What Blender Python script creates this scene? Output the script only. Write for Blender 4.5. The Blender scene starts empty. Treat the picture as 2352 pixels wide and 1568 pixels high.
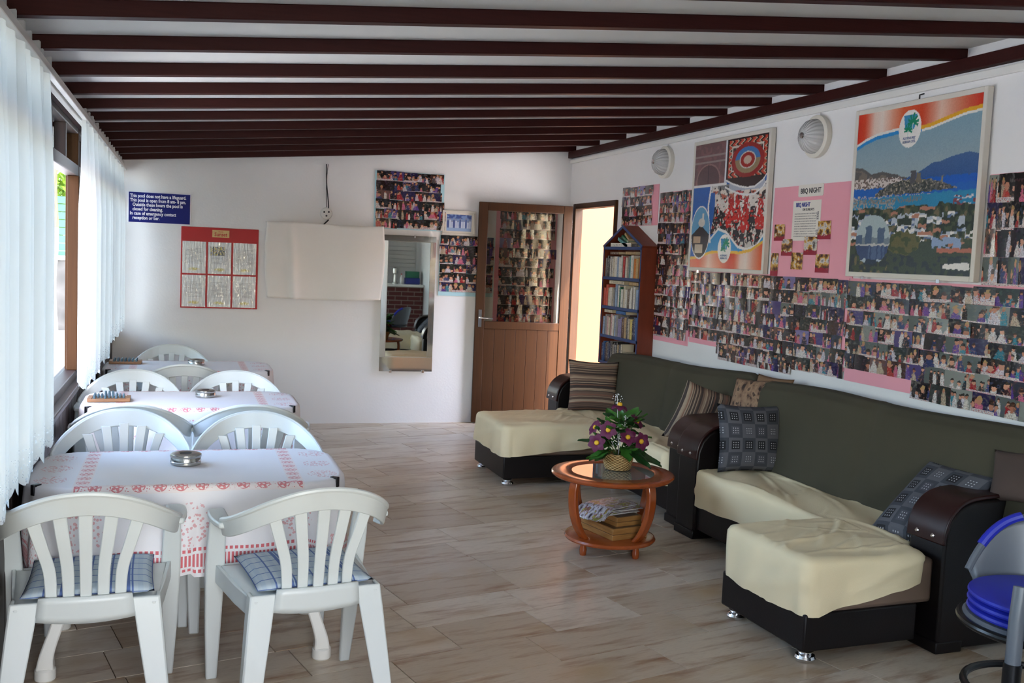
import bpy, bmesh, math, random
import numpy as np
from mathutils import Vector, Matrix
R = math.radians
random.seed(7)
scene = bpy.context.scene
COL = scene.collection

# ------------------------------------------------------------------ camera
CAM_YAW, CAM_PITCH, CAM_ROLL, CAM_F, CAM_H = R(17.95), R(4.69), R(2.42), 2350.0, 1.55
cam_data = bpy.data.cameras.new('camera')
cam = bpy.data.objects.new('camera', cam_data); COL.objects.link(cam)
fwd = Vector((math.sin(CAM_YAW) * math.cos(CAM_PITCH), math.cos(CAM_YAW) * math.cos(CAM_PITCH), -math.sin(CAM_PITCH)))
rgt0 = Vector((math.cos(CAM_YAW), -math.sin(CAM_YAW), 0)); up0 = rgt0.cross(fwd)
rgt = rgt0 * math.cos(CAM_ROLL) + up0 * math.sin(CAM_ROLL); upv = -rgt0 * math.sin(CAM_ROLL) + up0 * math.cos(CAM_ROLL)
cm = Matrix((rgt, upv, -fwd)).transposed().to_4x4(); cm.translation = Vector((0, 0, CAM_H))
cam.matrix_world = cm
cam_data.sensor_fit = 'HORIZONTAL'; cam_data.sensor_width = 36.0
cam_data.lens = CAM_F / 2352 * 36.0
cam_data.clip_start = 0.05; cam_data.clip_end = 300
scene.camera = cam

# ------------------------------------------------------------------ light and exposure
world = bpy.data.worlds.new('world'); scene.world = world; world.use_nodes = True
wn = world.node_tree; wn.nodes.clear()
sky = wn.nodes.new('ShaderNodeTexSky'); sky.sky_type = 'NISHITA'
sky.sun_disc = False; sky.sun_elevation = R(48); sky.sun_rotation = R(170); sky.air_density = 1.0; sky.dust_density = 2.5; sky.ozone_density = 1.0
bg = wn.nodes.new('ShaderNodeBackground'); bg.inputs['Strength'].default_value = 1.08
wo = wn.nodes.new('ShaderNodeOutputWorld')
wn.links.new(sky.outputs[0], bg.inputs[0]); wn.links.new(bg.outputs[0], wo.inputs[0])
sun_d = bpy.data.lights.new('sun', 'SUN'); sun_d.energy = 4.6; sun_d.angle = R(0.6); sun_d.color = (1.0, 0.93, 0.81)
sun = bpy.data.objects.new('sun', sun_d); COL.objects.link(sun)
sun.rotation_euler = Vector((-0.20, 0.72, -0.70)).to_track_quat('-Z', 'Y').to_euler()
def portal(name, loc, size_x, size_y, rot):
    d = bpy.data.lights.new(name, 'AREA'); d.shape = 'RECTANGLE'; d.size = size_x; d.size_y = size_y
    d.cycles.is_portal = True
    o = bpy.data.objects.new(name, d); COL.objects.link(o); o.location = loc; o.rotation_euler = rot
portal('window_daylight_portal', (-0.66, 3.6, 1.5), 1.35, 11.0, (0, R(-90), 0))
portal('terrace_daylight_portal', (0.32, -1.68, 1.48), 1.65, 1.25, (R(90), 0, 0))
vs = scene.view_settings
vs.view_transform = 'Standard'; vs.look = 'None'; vs.gamma = 1.0; vs.use_curve_mapping = False
vs.exposure = 1.68
scene.cycles.use_denoising = True
scene.cycles.diffuse_bounces = 6; scene.cycles.max_bounces = 12; scene.cycles.transparent_max_bounces = 16
scene.cycles.sample_clamp_indirect = 8.0
scene.cycles.caustics_reflective = False; scene.cycles.caustics_refractive = False

# ------------------------------------------------------------------ node helpers
class E:
    """arithmetic on shader sockets"""
    nt = None
    def __init__(s, v): s.v = v
    @staticmethod
    def wrap(a): return a if isinstance(a, E) else E(a)
    @staticmethod
    def op(kind, *a):
        n = E.nt.nodes.new('ShaderNodeMath'); n.operation = kind
        for i, x in enumerate(a):
            x = E.wrap(x).v
            if isinstance(x, (int, float)): n.inputs[i].default_value = x
            else: E.nt.links.new(x, n.inputs[i])
        return E(n.outputs[0])
    def __add__(s, o): return E.op('ADD', s, o)
    __radd__ = __add__
    def __sub__(s, o): return E.op('SUBTRACT', s, o)
    def __rsub__(s, o): return E.op('SUBTRACT', o, s)
    def __mul__(s, o): return E.op('MULTIPLY', s, o)
    __rmul__ = __mul__
    def __truediv__(s, o): return E.op('DIVIDE', s, o)
    def __rtruediv__(s, o): return E.op('DIVIDE', o, s)
    def __neg__(s): return E.op('MULTIPLY', s, -1.0)
    def lt(s, o): return E.op('LESS_THAN', s, o)
    def gt(s, o): return E.op('GREATER_THAN', s, o)
    def abs(s): return E.op('ABSOLUTE', s)
    def fr(s): return E.op('FRACT', s)
    def fl(s): return E.op('FLOOR', s)
    def sq(s): return E.op('MULTIPLY', s, s)
    def sqrt(s): return E.op('SQRT', s)
    def sin(s): return E.op('SINE', s)
    def cos(s): return E.op('COSINE', s)
    def min(s, o): return E.op('MINIMUM', s, o)
    def max(s, o): return E.op('MAXIMUM', s, o)
def atan2(a, b): return E.op('ARCTAN2', a, b)
def vec(x, y, z=0.0):
    n = E.nt.nodes.new('ShaderNodeCombineXYZ')
    for i, a in enumerate((x, y, z)):
        a = E.wrap(a).v
        if isinstance(a, (int, float)): n.inputs[i].default_value = a
        else: E.nt.links.new(a, n.inputs[i])
    return n.outputs[0]
def noise(v, scale=5.0, detail=2.0, rough=0.5, color=False):
    n = E.nt.nodes.new('ShaderNodeTexNoise'); n.inputs['Scale'].default_value = scale
    n.inputs['Detail'].default_value = detail; n.inputs['Roughness'].default_value = rough
    if v is not None: E.nt.links.new(v, n.inputs['Vector'])
    return n.outputs['Color'] if color else E(n.outputs['Fac'])
def white(v):
    n = E.nt.nodes.new('ShaderNodeTexWhiteNoise'); n.noise_dimensions = '3D'; E.nt.links.new(v, n.inputs['Vector'])
    return E(n.outputs['Value']), n.outputs['Color']
def voronoi(v, scale, out='Distance', feature='F1'):
    n = E.nt.nodes.new('ShaderNodeTexVoronoi'); n.inputs['Scale'].default_value = scale; n.feature = feature
    if v is not None: E.nt.links.new(v, n.inputs['Vector'])
    return E(n.outputs[out]) if out == 'Distance' else n.outputs[out]
def ramp(f, stops, interp='LINEAR'):
    n = E.nt.nodes.new('ShaderNodeValToRGB'); n.color_ramp.interpolation = interp
    el = n.color_ramp.elements
    while len(el) < len(stops): el.new(0.5)
    for e, (p, c) in zip(el, stops): e.position = p; e.color = (*c, 1)
    E.nt.links.new(f.v, n.inputs[0])
    return n.outputs[0]
def mix(f, a, b):
    n = E.nt.nodes.new('ShaderNodeMix'); n.data_type = 'RGBA'
    f = E.wrap(f).v
    if isinstance(f, (int, float)): n.inputs[0].default_value = f
    else: E.nt.links.new(f, n.inputs[0])
    for i, c in ((6, a), (7, b)):
        if isinstance(c, tuple): n.inputs[i].default_value = (*c, 1)
        else: E.nt.links.new(c, n.inputs[i])
    return n.outputs[2]
def uvs():
    n = E.nt.nodes.new('ShaderNodeUVMap'); s = E.nt.nodes.new('ShaderNodeSeparateXYZ'); E.nt.links.new(n.outputs[0], s.inputs[0])
    return E(s.outputs[0]), E(s.outputs[1]), n.outputs[0]
def objc():
    n = E.nt.nodes.new('ShaderNodeTexCoord'); s = E.nt.nodes.new('ShaderNodeSeparateXYZ'); E.nt.links.new(n.outputs['Object'], s.inputs[0])
    return E(s.outputs[0]), E(s.outputs[1]), E(s.outputs[2]), n.outputs['Object']
def rnd():
    n = E.nt.nodes.new('ShaderNodeObjectInfo'); return E(n.outputs['Random'])
def lin(c):
    return tuple((x / 12.92 if x <= 0.04045 else ((x + 0.055) / 1.055) ** 2.4) for x in (v / 255.0 for v in c))

MATS = {}
def mat(name, col=(200, 200, 200), rough=0.6, metal=0.0, fn=None, bump=None, spec=0.5, **kw):
    """principled material; fn() may return a colour socket or dict(color, rough, alpha, height, dist)"""
    if name in MATS: return MATS[name]
    m = bpy.data.materials.new(name); m.use_nodes = True
    nt = m.node_tree; p = nt.nodes['Principled BSDF']; E.nt = nt
    p.inputs['Base Color'].default_value = (*lin(col), 1); p.inputs['Roughness'].default_value = rough
    p.inputs['Metallic'].default_value = metal; p.inputs['Specular IOR Level'].default_value = spec
    for k, v in kw.items(): p.inputs[k.replace('_', ' ')].default_value = v
    if fn:
        r = fn()
        if not isinstance(r, dict): r = dict(color=r)
        if 'color' in r: nt.links.new(r['color'], p.inputs['Base Color'])
        if 'rough' in r: nt.links.new(r['rough'].v, p.inputs['Roughness'])
        if 'alpha' in r: nt.links.new(r['alpha'].v, p.inputs['Alpha'])
        if 'height' in r:
            b = nt.nodes.new('ShaderNodeBump'); b.inputs['Strength'].default_value = r.get('strength', 0.4)
            b.inputs['Distance'].default_value = r.get('dist', 0.01)
            nt.links.new(r['height'].v, b.inputs['Height']); nt.links.new(b.outputs[0], p.inputs['Normal'])
    MATS[name] = m
    return m

# ------------------------------------------------------------------ mesh helpers
class MB:
    """collects vertices and faces of ONE part"""
    def __init__(s): s.v = []; s.f = []; s.uv = None
    def add(s, vs, fs):
        o = len(s.v); s.v += [tuple(x) for x in vs]; s.f += [tuple(i + o for i in f) for f in fs]; return s
    def box(s, x0, x1, y0, y1, z0, z1):
        return s.add([(x0, y0, z0), (x1, y0, z0), (x1, y1, z0), (x0, y1, z0), (x0, y0, z1), (x1, y0, z1), (x1, y1, z1), (x0, y1, z1)],
                     [(0, 3, 2, 1), (4, 5, 6, 7), (0, 1, 5, 4), (1, 2, 6, 5), (2, 3, 7, 6), (3, 0, 4, 7)])
    def lathe(s, prof, n=24, c=(0, 0, 0), axis='z', close=True):
        vs = []
        for r, h in prof:
            for k in range(n):
                a = 2 * math.pi * k / n
                p = (r * math.cos(a), r * math.sin(a), h)
                if axis == 'x': p = (h, r * math.cos(a), r * math.sin(a))
                if axis == 'y': p = (r * math.sin(a), h, r * math.cos(a))
                vs.append((p[0] + c[0], p[1] + c[1], p[2] + c[2]))
        fs = []
        for i in range(len(prof) - 1):
            for k in range(n):
                k2 = (k + 1) % n
                fs.append((i * n + k, i * n + k2, (i + 1) * n + k2, (i + 1) * n + k))
        if close:
            fs.append(tuple(range(n))[::-1]); fs.append(tuple((len(prof) - 1) * n + k for k in range(n)))
        return s.add(vs, fs)
    def tube(s, pts, r, n=10, caps=True):
        pts = [Vector(p) for p in pts]; rs = r if isinstance(r, (list, tuple)) else [r] * len(pts)
        vs = []; t0 = (pts[1] - pts[0]).normalized()
        ref = Vector((0, 0, 1)) if abs(t0.z) < .9 else Vector((1, 0, 0))
        a = t0.cross(ref).normalized()
        for i, p in enumerate(pts):
            t = (pts[min(i + 1, len(pts) - 1)] - pts[max(i - 1, 0)]).normalized()
            a = (a - t * a.dot(t)).normalized(); b = t.cross(a)
            for k in range(n):
                g = 2 * math.pi * k / n; vs.append(p + (a * math.cos(g) + b * math.sin(g)) * rs[i])
        fs = []
        for i in range(len(pts) - 1):
            for k in range(n):
                k2 = (k + 1) % n; fs.append((i * n + k, i * n + k2, (i + 1) * n + k2, (i + 1) * n + k))
        if caps: fs.append(tuple(range(n))[::-1]); fs.append(tuple((len(pts) - 1) * n + k for k in range(n)))
        return s.add(vs, fs)
    def ribbon(s, pts, wv, tv):
        """rectangular section swept: corners p +-w +-t"""
        vs = []
        for p, w, t in zip(pts, wv, tv):
            p, w, t = Vector(p), Vector(w), Vector(t)
            vs += [p - w - t, p + w - t, p + w + t, p - w + t]
        fs = [(3, 2, 1, 0)]
        n = len(pts)
        for i in range(n - 1):
            for k in range(4):
                k2 = (k + 1) % 4; fs.append((i * 4 + k, i * 4 + k2, i * 4 + 4 + k2, i * 4 + 4 + k))
        e = (n - 1) * 4; fs.append((e, e + 1, e + 2, e + 3))
        return s.add(vs, fs)
    def prism(s, poly, axis, a0, a1):
        """extrude polygon (2D list) along axis from a0 to a1"""
        n = len(poly)
        def P(p, a):
            if axis == 'x': return (a, p[0], p[1])
            if axis == 'y': return (p[0], a, p[1])
            return (p[0], p[1], a)
        vs = [P(p, a0) for p in poly] + [P(p, a1) for p in poly]
        fs = [tuple(range(n))[::-1], tuple(range(n, 2 * n))] + [(i, (i + 1) % n, n + (i + 1) % n, n + i) for i in range(n)]
        return s.add(vs, fs)
    def grid(s, nu, nv, fn, uvfn=None):
        o = len(s.v); uv = []
        for j in range(nv + 1):
            for i in range(nu + 1):
                u, v = i / nu, j / nv
                s.v.append(tuple(fn(u, v))); uv.append(uvfn(u, v) if uvfn else (u, v))
        for j in range(nv):
            for i in range(nu):
                a = o + j * (nu + 1) + i; s.f.append((a, a + 1, a + nu + 2, a + nu + 1))
        if s.uv is None: s.uv = [(0, 0)] * o
        s.uv += uv
        return s
    def mesh(s, name, smooth=35):
        me = bpy.data.meshes.new(name); me.from_pydata(s.v, [], s.f)
        if s.uv is not None:
            while len(s.uv) < len(s.v): s.uv.append((0, 0))
            l = me.uv_layers.new(name='UVMap'); vi = np.empty(len(me.loops), dtype=np.int32); me.loops.foreach_get('vertex_index', vi)
            l.data.foreach_set('uv', np.array(s.uv, dtype=np.float32)[vi].ravel())
        bm = bmesh.new(); bm.from_mesh(me); bmesh.ops.recalc_face_normals(bm, faces=bm.faces); bm.to_mesh(me); bm.free()
        if smooth:
            me.polygons.foreach_set('use_smooth', [True] * len(me.polygons)); me.set_sharp_from_angle(angle=R(smooth))
        me.update()
        return me
    def build(s, name, material, parent=None, smooth=35, bevel=0, sub=0, loc=None, rot=None, solid=0):
        o = bpy.data.objects.new(name, s.mesh(name, smooth)); COL.objects.link(o)
        if material: o.data.materials.append(material)
        if parent: o.parent = parent
        if loc: o.location = loc
        if rot: o.rotation_euler = rot
        if solid:
            m = o.modifiers.new('solidify', 'SOLIDIFY'); m.thickness = solid; m.offset = 0
        if bevel:
            m = o.modifiers.new('bevel', 'BEVEL'); m.width = bevel; m.segments = 2; m.limit_method = 'ANGLE'; m.angle_limit = R(40)
        if sub:
            m = o.modifiers.new('subsurf', 'SUBSURF'); m.levels = sub; m.render_levels = sub
        return o
def box(name, m, dims, parent=None, bevel=0.0, **kw): return MB().box(*dims).build(name, m, parent, bevel=bevel, **kw)
def tag(o, label=None, cat=None, group=None, kind=None):
    if label: o['label'] = label
    if cat: o['category'] = cat
    if group: o['group'] = group
    if kind: o['kind'] = kind
    return o
def thing(name, loc, rz, label, cat, group=None):
    o = bpy.data.objects.new(name, None); COL.objects.link(o); o.location = loc; o.rotation_euler = (0, 0, rz)
    o.empty_display_size = 0.1
    return tag(o, label, cat, group)
def structure(o): o['kind'] = 'structure'; return o
def copy_tree(o, parent=None):
    c = o.copy(); COL.objects.link(c); c.parent = parent
    for ch in list(o.children): copy_tree(ch, c)
    return c
def crom(pts, n):
    """catmull-rom through pts, n samples per span"""
    P = [Vector(p) for p in pts]; P = [P[0] * 2 - P[1]] + P + [P[-1] * 2 - P[-2]]; out = []
    for i in range(1, len(P) - 2):
        for k in range(n):
            t = k / n; a, b, c, d = P[i - 1:i + 3]
            out.append(0.5 * ((2 * b) + (c - a) * t + (2 * a - 5 * b + 4 * c - d) * t * t + (3 * b - a - 3 * c + d) * t ** 3))
    out.append(P[-2]); return out
def text(body, size, m, parent, loc, rot, name='lettering', align='LEFT', sx=1.0, extrude=0.0006, bold=0.0, shear=0.0):
    c = bpy.data.curves.new(name, 'FONT'); c.body = body; c.size = size; c.align_x = align; c.extrude = extrude; c.offset = bold; c.shear = shear
    c.resolution_u = 2
    o = bpy.data.objects.new(name, c); COL.objects.link(o); o.parent = parent; o.location = loc; o.rotation_euler = rot; o.scale = (sx, 1, 1)
    c.materials.append(m); return o
ORD = ['first', 'second', 'third', 'fourth', 'fifth', 'sixth', 'seventh', 'eighth', 'ninth', 'tenth', 'eleventh', 'twelfth', 'thirteenth', 'fourteenth', 'fifteenth', 'sixteenth', 'seventeenth', 'eighteenth', 'nineteenth', 'twentieth']

# ------------------------------------------------------------------ room dimensions
XL, XR, YB, YF = -0.56, 3.48, 9.13, -1.6     # left window wall, right wall, back wall, front (behind the camera)
ROOF_Z0, ROOF_SL = 2.215, 0.0880             # underside of rafters at x = -0.475, and slope
def roof_z(x): return ROOF_Z0 + ROOF_SL * (x + 0.475)

# ------------------------------------------------------------------ surface materials
def f_plaster():
    x, y, z, v = objc()
    n = noise(v, 55, 3); b = noise(v, 1.3, 2)
    return dict(color=mix(b, lin((226, 224, 222)), lin((238, 237, 235))), height=n, strength=0.25, dist=0.004)
M_wall = mat('white_plaster', rough=0.85, fn=f_plaster)
def f_ceil():
    x, y, z, v = objc()
    return mix(noise(v, 2.0, 3), lin((200, 199, 195)), lin((212, 211, 207)))
M_ceil = mat('white_ceiling_board', rough=0.8, fn=f_ceil)
def f_rafter():
    x, y, z, v = objc()
    n = noise(vec(x * 2.0, y * 40.0, z * 40.0), 3, 3)
    return mix(n, lin((40, 13, 11)), lin((62, 24, 20)))
M_rafter = mat('dark_painted_timber', rough=0.5, fn=f_rafter, spec=0.15)
def f_darkwood():
    x, y, z, v = objc()
    n = noise(vec(x * 30.0, y * 30.0, z * 2.0), 2, 3)
    return mix(n, lin((30, 18, 16)), lin((52, 33, 28)))
M_dark = mat('dark_wood_panel', rough=0.45, fn=f_darkwood)
def f_frame():
    x, y, z, v = objc()
    n = noise(vec(x * 35.0, y * 35.0, z * 2.0), 2, 3)
    return mix(n, lin((44, 26, 14)), lin((66, 41, 21)))
M_frame = mat('brown_window_frame', rough=0.55, fn=f_frame, spec=0.08)
def f_door():
    x, y, z, v = objc()
    n = noise(vec(x * 45.0, y * 45.0, z * 1.5), 2, 4)
    return dict(color=mix(n, lin((44, 23, 9)), lin((74, 42, 15))), height=n, strength=0.15, dist=0.002)
M_door = mat('brown_door_wood', rough=0.42, fn=f_door, spec=0.25)
def f_tile():
    x, y, z, v = objc(); r = rnd()
    o = r * 37.0
    st = noise(vec(x * 1.6 + o, y * 9.0 + o, 0.0), 1.6, 5, 0.62)
    fine = noise(vec(x * 12.0 + o, y * 60.0, 0.0), 2.0, 3, 0.6)
    cl = noise(vec(x * 1.8 - o, y * 3.2, o), 1.3, 3)
    base = ramp(r, [(0.0, lin((184, 166, 144))), (0.35, lin((198, 182, 160))), (0.7, lin((208, 194, 175))), (1.0, lin((190, 174, 155)))])
    c = mix((st - 0.50).max(0.0) * 4.2, base, lin((140, 98, 62)))
    c = mix((fine - 0.5).max(0.0) * 0.9, c, lin((120, 98, 80)))
    c = mix((cl - 0.54).max(0.0) * 3.0, c, lin((170, 138, 94)))
    return dict(color=c, rough=noise(v, 6, 2) * 0.16 + 0.24)
M_tile = mat('beige_veined_marble_tile', rough=0.3, fn=f_tile)
M_grout = mat('dark_tile_joint', (96, 78, 64), rough=0.8)
M_white_paint = mat('white_gloss_paint', (232, 230, 224), rough=0.4)
M_alu = mat('pale_curtain_rail', (206, 204, 200), rough=0.35)

def glass_mat(name, tint, gloss, rough=0.02):
    m = bpy.data.materials.new(name); m.use_nodes = True; nt = m.node_tree; nt.nodes.clear()
    t = nt.nodes.new('ShaderNodeBsdfTransparent'); t.inputs[0].default_value = (*tint, 1)
    g = nt.nodes.new('ShaderNodeBsdfGlossy'); g.inputs['Roughness'].default_value = rough
    f = nt.nodes.new('ShaderNodeFresnel'); f.inputs[0].default_value = gloss
    x = nt.nodes.new('ShaderNodeMixShader'); o = nt.nodes.new('ShaderNodeOutputMaterial')
    nt.links.new(f.outputs[0], x.inputs[0]); nt.links.new(t.outputs[0], x.inputs[1]); nt.links.new(g.outputs[0], x.inputs[2]); nt.links.new(x.outputs[0], o.inputs[0])
    return m
M_glass = glass_mat('window_glass', (0.94, 0.97, 0.96), 1.45)
M_doorglass = glass_mat('door_glass', (0.86, 0.84, 0.80), 1.5)
M_chrome = mat('chrome', (225, 225, 228), rough=0.12, metal=1.0)

# ------------------------------------------------------------------ floor
floor = structure(box('floor', M_grout, (XL - 0.1, XR + 0.1, YF - 0.1, YB + 0.1, -0.12, -0.004)))
TA = R(13.0); ca, sa = math.cos(TA), math.sin(TA)
def clip_poly(poly, x0, x1, y0, y1):
    for ax, lim, sg in ((0, x0, 1), (0, x1, -1), (1, y0, 1), (1, y1, -1)):
        out = []
        for i in range(len(poly)):
            a, b = poly[i], poly[(i + 1) % len(poly)]
            da, db = sg * (a[ax] - lim), sg * (b[ax] - lim)
            if da >= 0: out.append(a)
            if da * db < 0:
                t = da / (da - db); out.append((a[0] + (b[0] - a[0]) * t, a[1] + (b[1] - a[1]) * t))
        poly = out
        if len(poly) < 3: return []
    return poly
tr = random.Random(3)
tiles = []
SW, JT = 0.272, 0.0022
row = 0; s = -0.9
while s < 9.4:
    t = -1.2 + tr.uniform(0, 0.7)
    while t < 6.2:
        ln = tr.choice((0.45, 0.58, 0.6, 0.62, 0.75, 0.9))
        q = [(t + JT, s + JT), (t + ln - JT, s + JT), (t + ln - JT, s + SW - JT), (t + JT, s + SW - JT)]
        w = [(a * ca - b * sa, a * sa + b * ca) for a, b in q]
        cx, cy = sum(p[0] for p in w) / 4, sum(p[1] for p in w) / 4
        pl = clip_poly(w, XL, XR, YF, YB)
        if pl: tiles.append((cx, cy, pl))
        t += ln
    s += SW
def tile_obj(cx, cy, pl, name='tile'):
    # tile coordinates: x along the tile's length
    loc = [((p[0] - cx) * ca + (p[1] - cy) * sa, -(p[0] - cx) * sa + (p[1] - cy) * ca) for p in pl]
    return MB().prism(loc, 'z', -0.004, tr.uniform(-0.0003, 0.0006)).build(name, M_tile, floor, smooth=0, loc=(cx, cy, 0), rot=(0, 0, TA))
seen, rest = [], []
for cx, cy, pl in tiles:
    (seen if cy > 2.7 and cx < cy * 1.0 + 0.3 else rest).append((cx, cy, pl))
seen.sort(key=lambda t: t[1])
for tl in seen[:298]: tile_obj(*tl)
mb = MB()
for cx, cy, pl in seen[298:] + rest: mb.prism(pl, 'z', -0.004, 0.0)
o = mb.build('tile_remainder', M_tile, floor, smooth=0); o['kind'] = 'stuff'
structure(floor)

# ------------------------------------------------------------------ walls
wall_back = structure(MB().prism([(XL - 0.1, -0.1), (XR + 0.1, -0.1), (XR + 0.1, 3.0), (XL - 0.1, 3.0)], 'y', YB, YB + 0.15).build('wall_back', M_wall, smooth=0))
DY0, DY1, DZ = 8.03, 8.93, 2.02        # doorway in the right wall
mb = MB(); mb.box(XR, XR + 0.05, 0.2, DY0, -0.1, 3.0); mb.box(XR, XR + 0.05, DY1, YB, -0.1, 3.0); mb.box(XR, XR + 0.05, DY0, DY1, DZ, 3.0)
wall_right = structure(mb.build('wall_right', M_wall, smooth=0))
# left wall: dark panelling under the windows, frames above
mb = MB(); mb.box(XL - 0.12, XL, YF, YB, -0.1, 0.74)
wall_left = structure(mb.build('wall_left', M_dark, smooth=0))
yy = YF + 0.02
while yy < YB - 0.1:
    box('panel', M_dark, (XL - 0.002, XL + 0.012, yy, min(yy + 0.135, YB), 0.06, 0.735), wall_left, bevel=0.004); yy += 0.142
structure(box('baseboard_left', M_dark, (XL, XL + 0.02, YF, YB, 0.0, 0.058)))
# wall behind the bar and the wall with the wide terrace opening, behind the camera
structure(box('wall_bar', M_wall, (1.95, XR + 0.16, 0.05, 0.2, -0.1, 3.0)))
mb = MB(); mb.box(XL - 0.1, -0.5, YF - 0.12, YF, -0.1, 3.0); mb.box(1.15, XR + 0.16, YF - 0.12, YF, -0.1, 3.0); mb.box(-0.5, 1.15, YF - 0.12, YF, 2.1, 3.0); mb.box(-0.5, 1.15, YF - 0.12, YF, -0.1, 0.85)
mb.box(1.95, 2.1, YF, 0.05, -0.1, 3.0)
structure(mb.build('wall_front', M_wall, smooth=0))

# ------------------------------------------------------------------ ceiling, rafters, beam
TH = 0.049
mb = MB()
mb.prism([(XL - 0.3, roof_z(XL - 0.3) + TH), (XR + 0.3, roof_z(XR + 0.3) + TH), (XR + 0.3, roof_z(XR + 0.3) + TH + 0.1), (XL - 0.3, roof_z(XL - 0.3) + TH + 0.1)], 'y', YF - 0.2, YB + 0.15)
ceiling = structure(mb.build('ceiling', M_ceil, smooth=0))
for k, y in enumerate([-1.1, -0.5, 0.1, 0.7, 1.3, 1.89, 2.45, 3.00, 3.47, 4.04, 4.62, 5.17, 5.72, 6.27, 6.81, 7.36, 7.93, 8.50, 9.07]):
    w = 0.028; e0 = random.uniform(-0.004, 0.004)
    MB().prism([(XL - 0.02, roof_z(XL - 0.02) + e0), (XR + 0.02, roof_z(XR + 0.02) + e0), (XR + 0.02, roof_z(XR + 0.02) + TH), (XL - 0.02, roof_z(XL - 0.02) + TH)], 'y', y - w, y + w).build('rafter', M_rafter, ceiling, bevel=0.004, smooth=30)
structure(box('trim_1', M_rafter, (3.435, XR, 0.2, YB, 2.50, 2.56), bevel=0.004))                      # wall plate under the rafters
structure(box('trim_2', M_white_paint, (XR - 0.022, XR, 0.2, YB, 2.452, 2.488), bevel=0.003))           # white cable trunking
structure(box('trim_3', M_rafter, (XL - 0.09, XL + 0.03, YF, YB, 2.165, 2.235)))                           # head plate over the windows
structure(MB().prism([(XL, 2.275), (XR, roof_z(XR) + 0.0), (XR, roof_z(XR) + TH), (XL, 2.34)], 'y', YB - 0.012, YB).build('trim_4', M_rafter, smooth=0))

# ------------------------------------------------------------------ windows on the left
SILL, HEAD, TRZ = 0.765, 2.165, 1.93
posts = [-1.6, -0.2, 1.2, 2.8, 4.5, 6.28, 7.7, 9.09]
for k in range(len(posts) - 1):
    y0, y1 = posts[k], posts[k + 1]
    wobj = structure(thing('window_%d' % (k + 1), (0, 0, 0), 0, None, None))
    X0, X1 = XL - 0.07, XL - 0.005
    box('window_frame', M_frame, (X0, X1, y0 - 0.028, y0 + 0.028, SILL, HEAD), wobj, bevel=0.004)
    box('transom', M_dark, (X0, X1, y0 + 0.028, y1 - 0.028, TRZ - 0.03, TRZ + 0.03), wobj, bevel=0.004)
    box('bottom_rail', M_dark, (X0, X1, y0 + 0.028, y1 - 0.028, SILL, SILL + 0.05), wobj, bevel=0.004)
    box('top_rail', M_dark, (X0, X1, y0 + 0.028, y1 - 0.028, HEAD - 0.03, HEAD), wobj, bevel=0.004)
    for q in (0.33, 0.66): 
        ym = y0 + (y1 - y0) * q
        box('glazing_bar', M_dark, (X0 + 0.01, X1 - 0.005, ym - 0.018, ym + 0.018, TRZ + 0.03, HEAD - 0.03), wobj, bevel=0.003)
    xm = XL - 0.04
    box('pane', M_glass, (xm - 0.002, xm + 0.002, y0 + 0.028, y1 - 0.028, TRZ + 0.03, HEAD - 0.03), wobj)
    if k == 4:      # this casement slid open: its stile stands near the far post
        box('stile', M_frame, (XL - 0.055, XL + 0.004, 6.195, 6.25, SILL + 0.05, TRZ - 0.03), wobj, bevel=0.004)
        h = MB().tube([(XL + 0.002, 6.19, 1.36), (XL + 0.035, 6.185, 1.37), (XL + 0.04, 6.185, 1.45), (XL + 0.035, 6.185, 1.53), (XL + 0.002, 6.19, 1.54)], 0.005, 8).build('handle', mat('black_metal', (28, 26, 26), 0.4, 0.6), wobj)
    else:
        box('pane', M_glass, (xm - 0.002, xm + 0.002, y0 + 0.028, y1 - 0.028, SILL + 0.05, TRZ - 0.03), wobj)
box('window_frame', M_frame, (XL - 0.07, XL - 0.005, YB - 0.04, YB, SILL, HEAD), wobj, bevel=0.004)
structure(box('trim_5', M_dark, (XL - 0.13, XL + 0.035, YF, YB, 0.738, 0.768), bevel=0.006))             # window sill board

# ------------------------------------------------------------------ doorway with open door
dr = structure(thing('door_1', (0, 0, 0), 0, None, None))
fx0, fx1 = XR - 0.025, XR + 0.052
box('door_frame', M_door, (fx0, fx1, DY1 - 0.002, DY1 + 0.055, 0, DZ + 0.05), dr, bevel=0.005)
box('door_frame', M_door, (fx0, fx1, DY0 - 0.03, DY0 + 0.002, 0, DZ + 0.05), dr, bevel=0.005)
box('door_frame', M_door, (fx0, fx1, DY0 + 0.002, DY1 - 0.002, DZ, DZ + 0.05), dr, bevel=0.005)
leaf = structure(thing('door_2', (XR - 0.045, DY1 + 0.015, 0.0), math.atan2(9.075 - 8.945, 2.565 - 3.435), None, None))
DWd, DHt = 0.875, 2.045                # leaf along +x local from the hinge, thickness along y
T0, T1 = -0.02, 0.02
box('stile', M_door, (0, 0.085, T0, T1, 0.012, DHt), leaf, bevel=0.004)
box('stile', M_door, (DWd - 0.085, DWd, T0, T1, 0.012, DHt), leaf, bevel=0.004)
for z0, z1 in ((0.012, 0.11), (0.885, 0.955), (DHt - 0.075, DHt)):
    box('rail', M_door, (0.085, DWd - 0.085, T0, T1, z0, z1), leaf, bevel=0.004)
box('pane', M_doorglass, (0.085, DWd - 0.085, -0.003, 0.003, 0.955, DHt - 0.075), leaf)
for k in range(7):
    w = (DWd - 0.17) / 7
    box('plank', M_door, (0.085 + k * w + 0.0008, 0.085 + (k + 1) * w - 0.0008, -0.011, 0.011, 0.11, 0.885), leaf, bevel=0.002)
box('lock_plate', M_chrome, (DWd - 0.06, DWd - 0.03, T1, T1 + 0.004, 0.90, 1.06), leaf)
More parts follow.
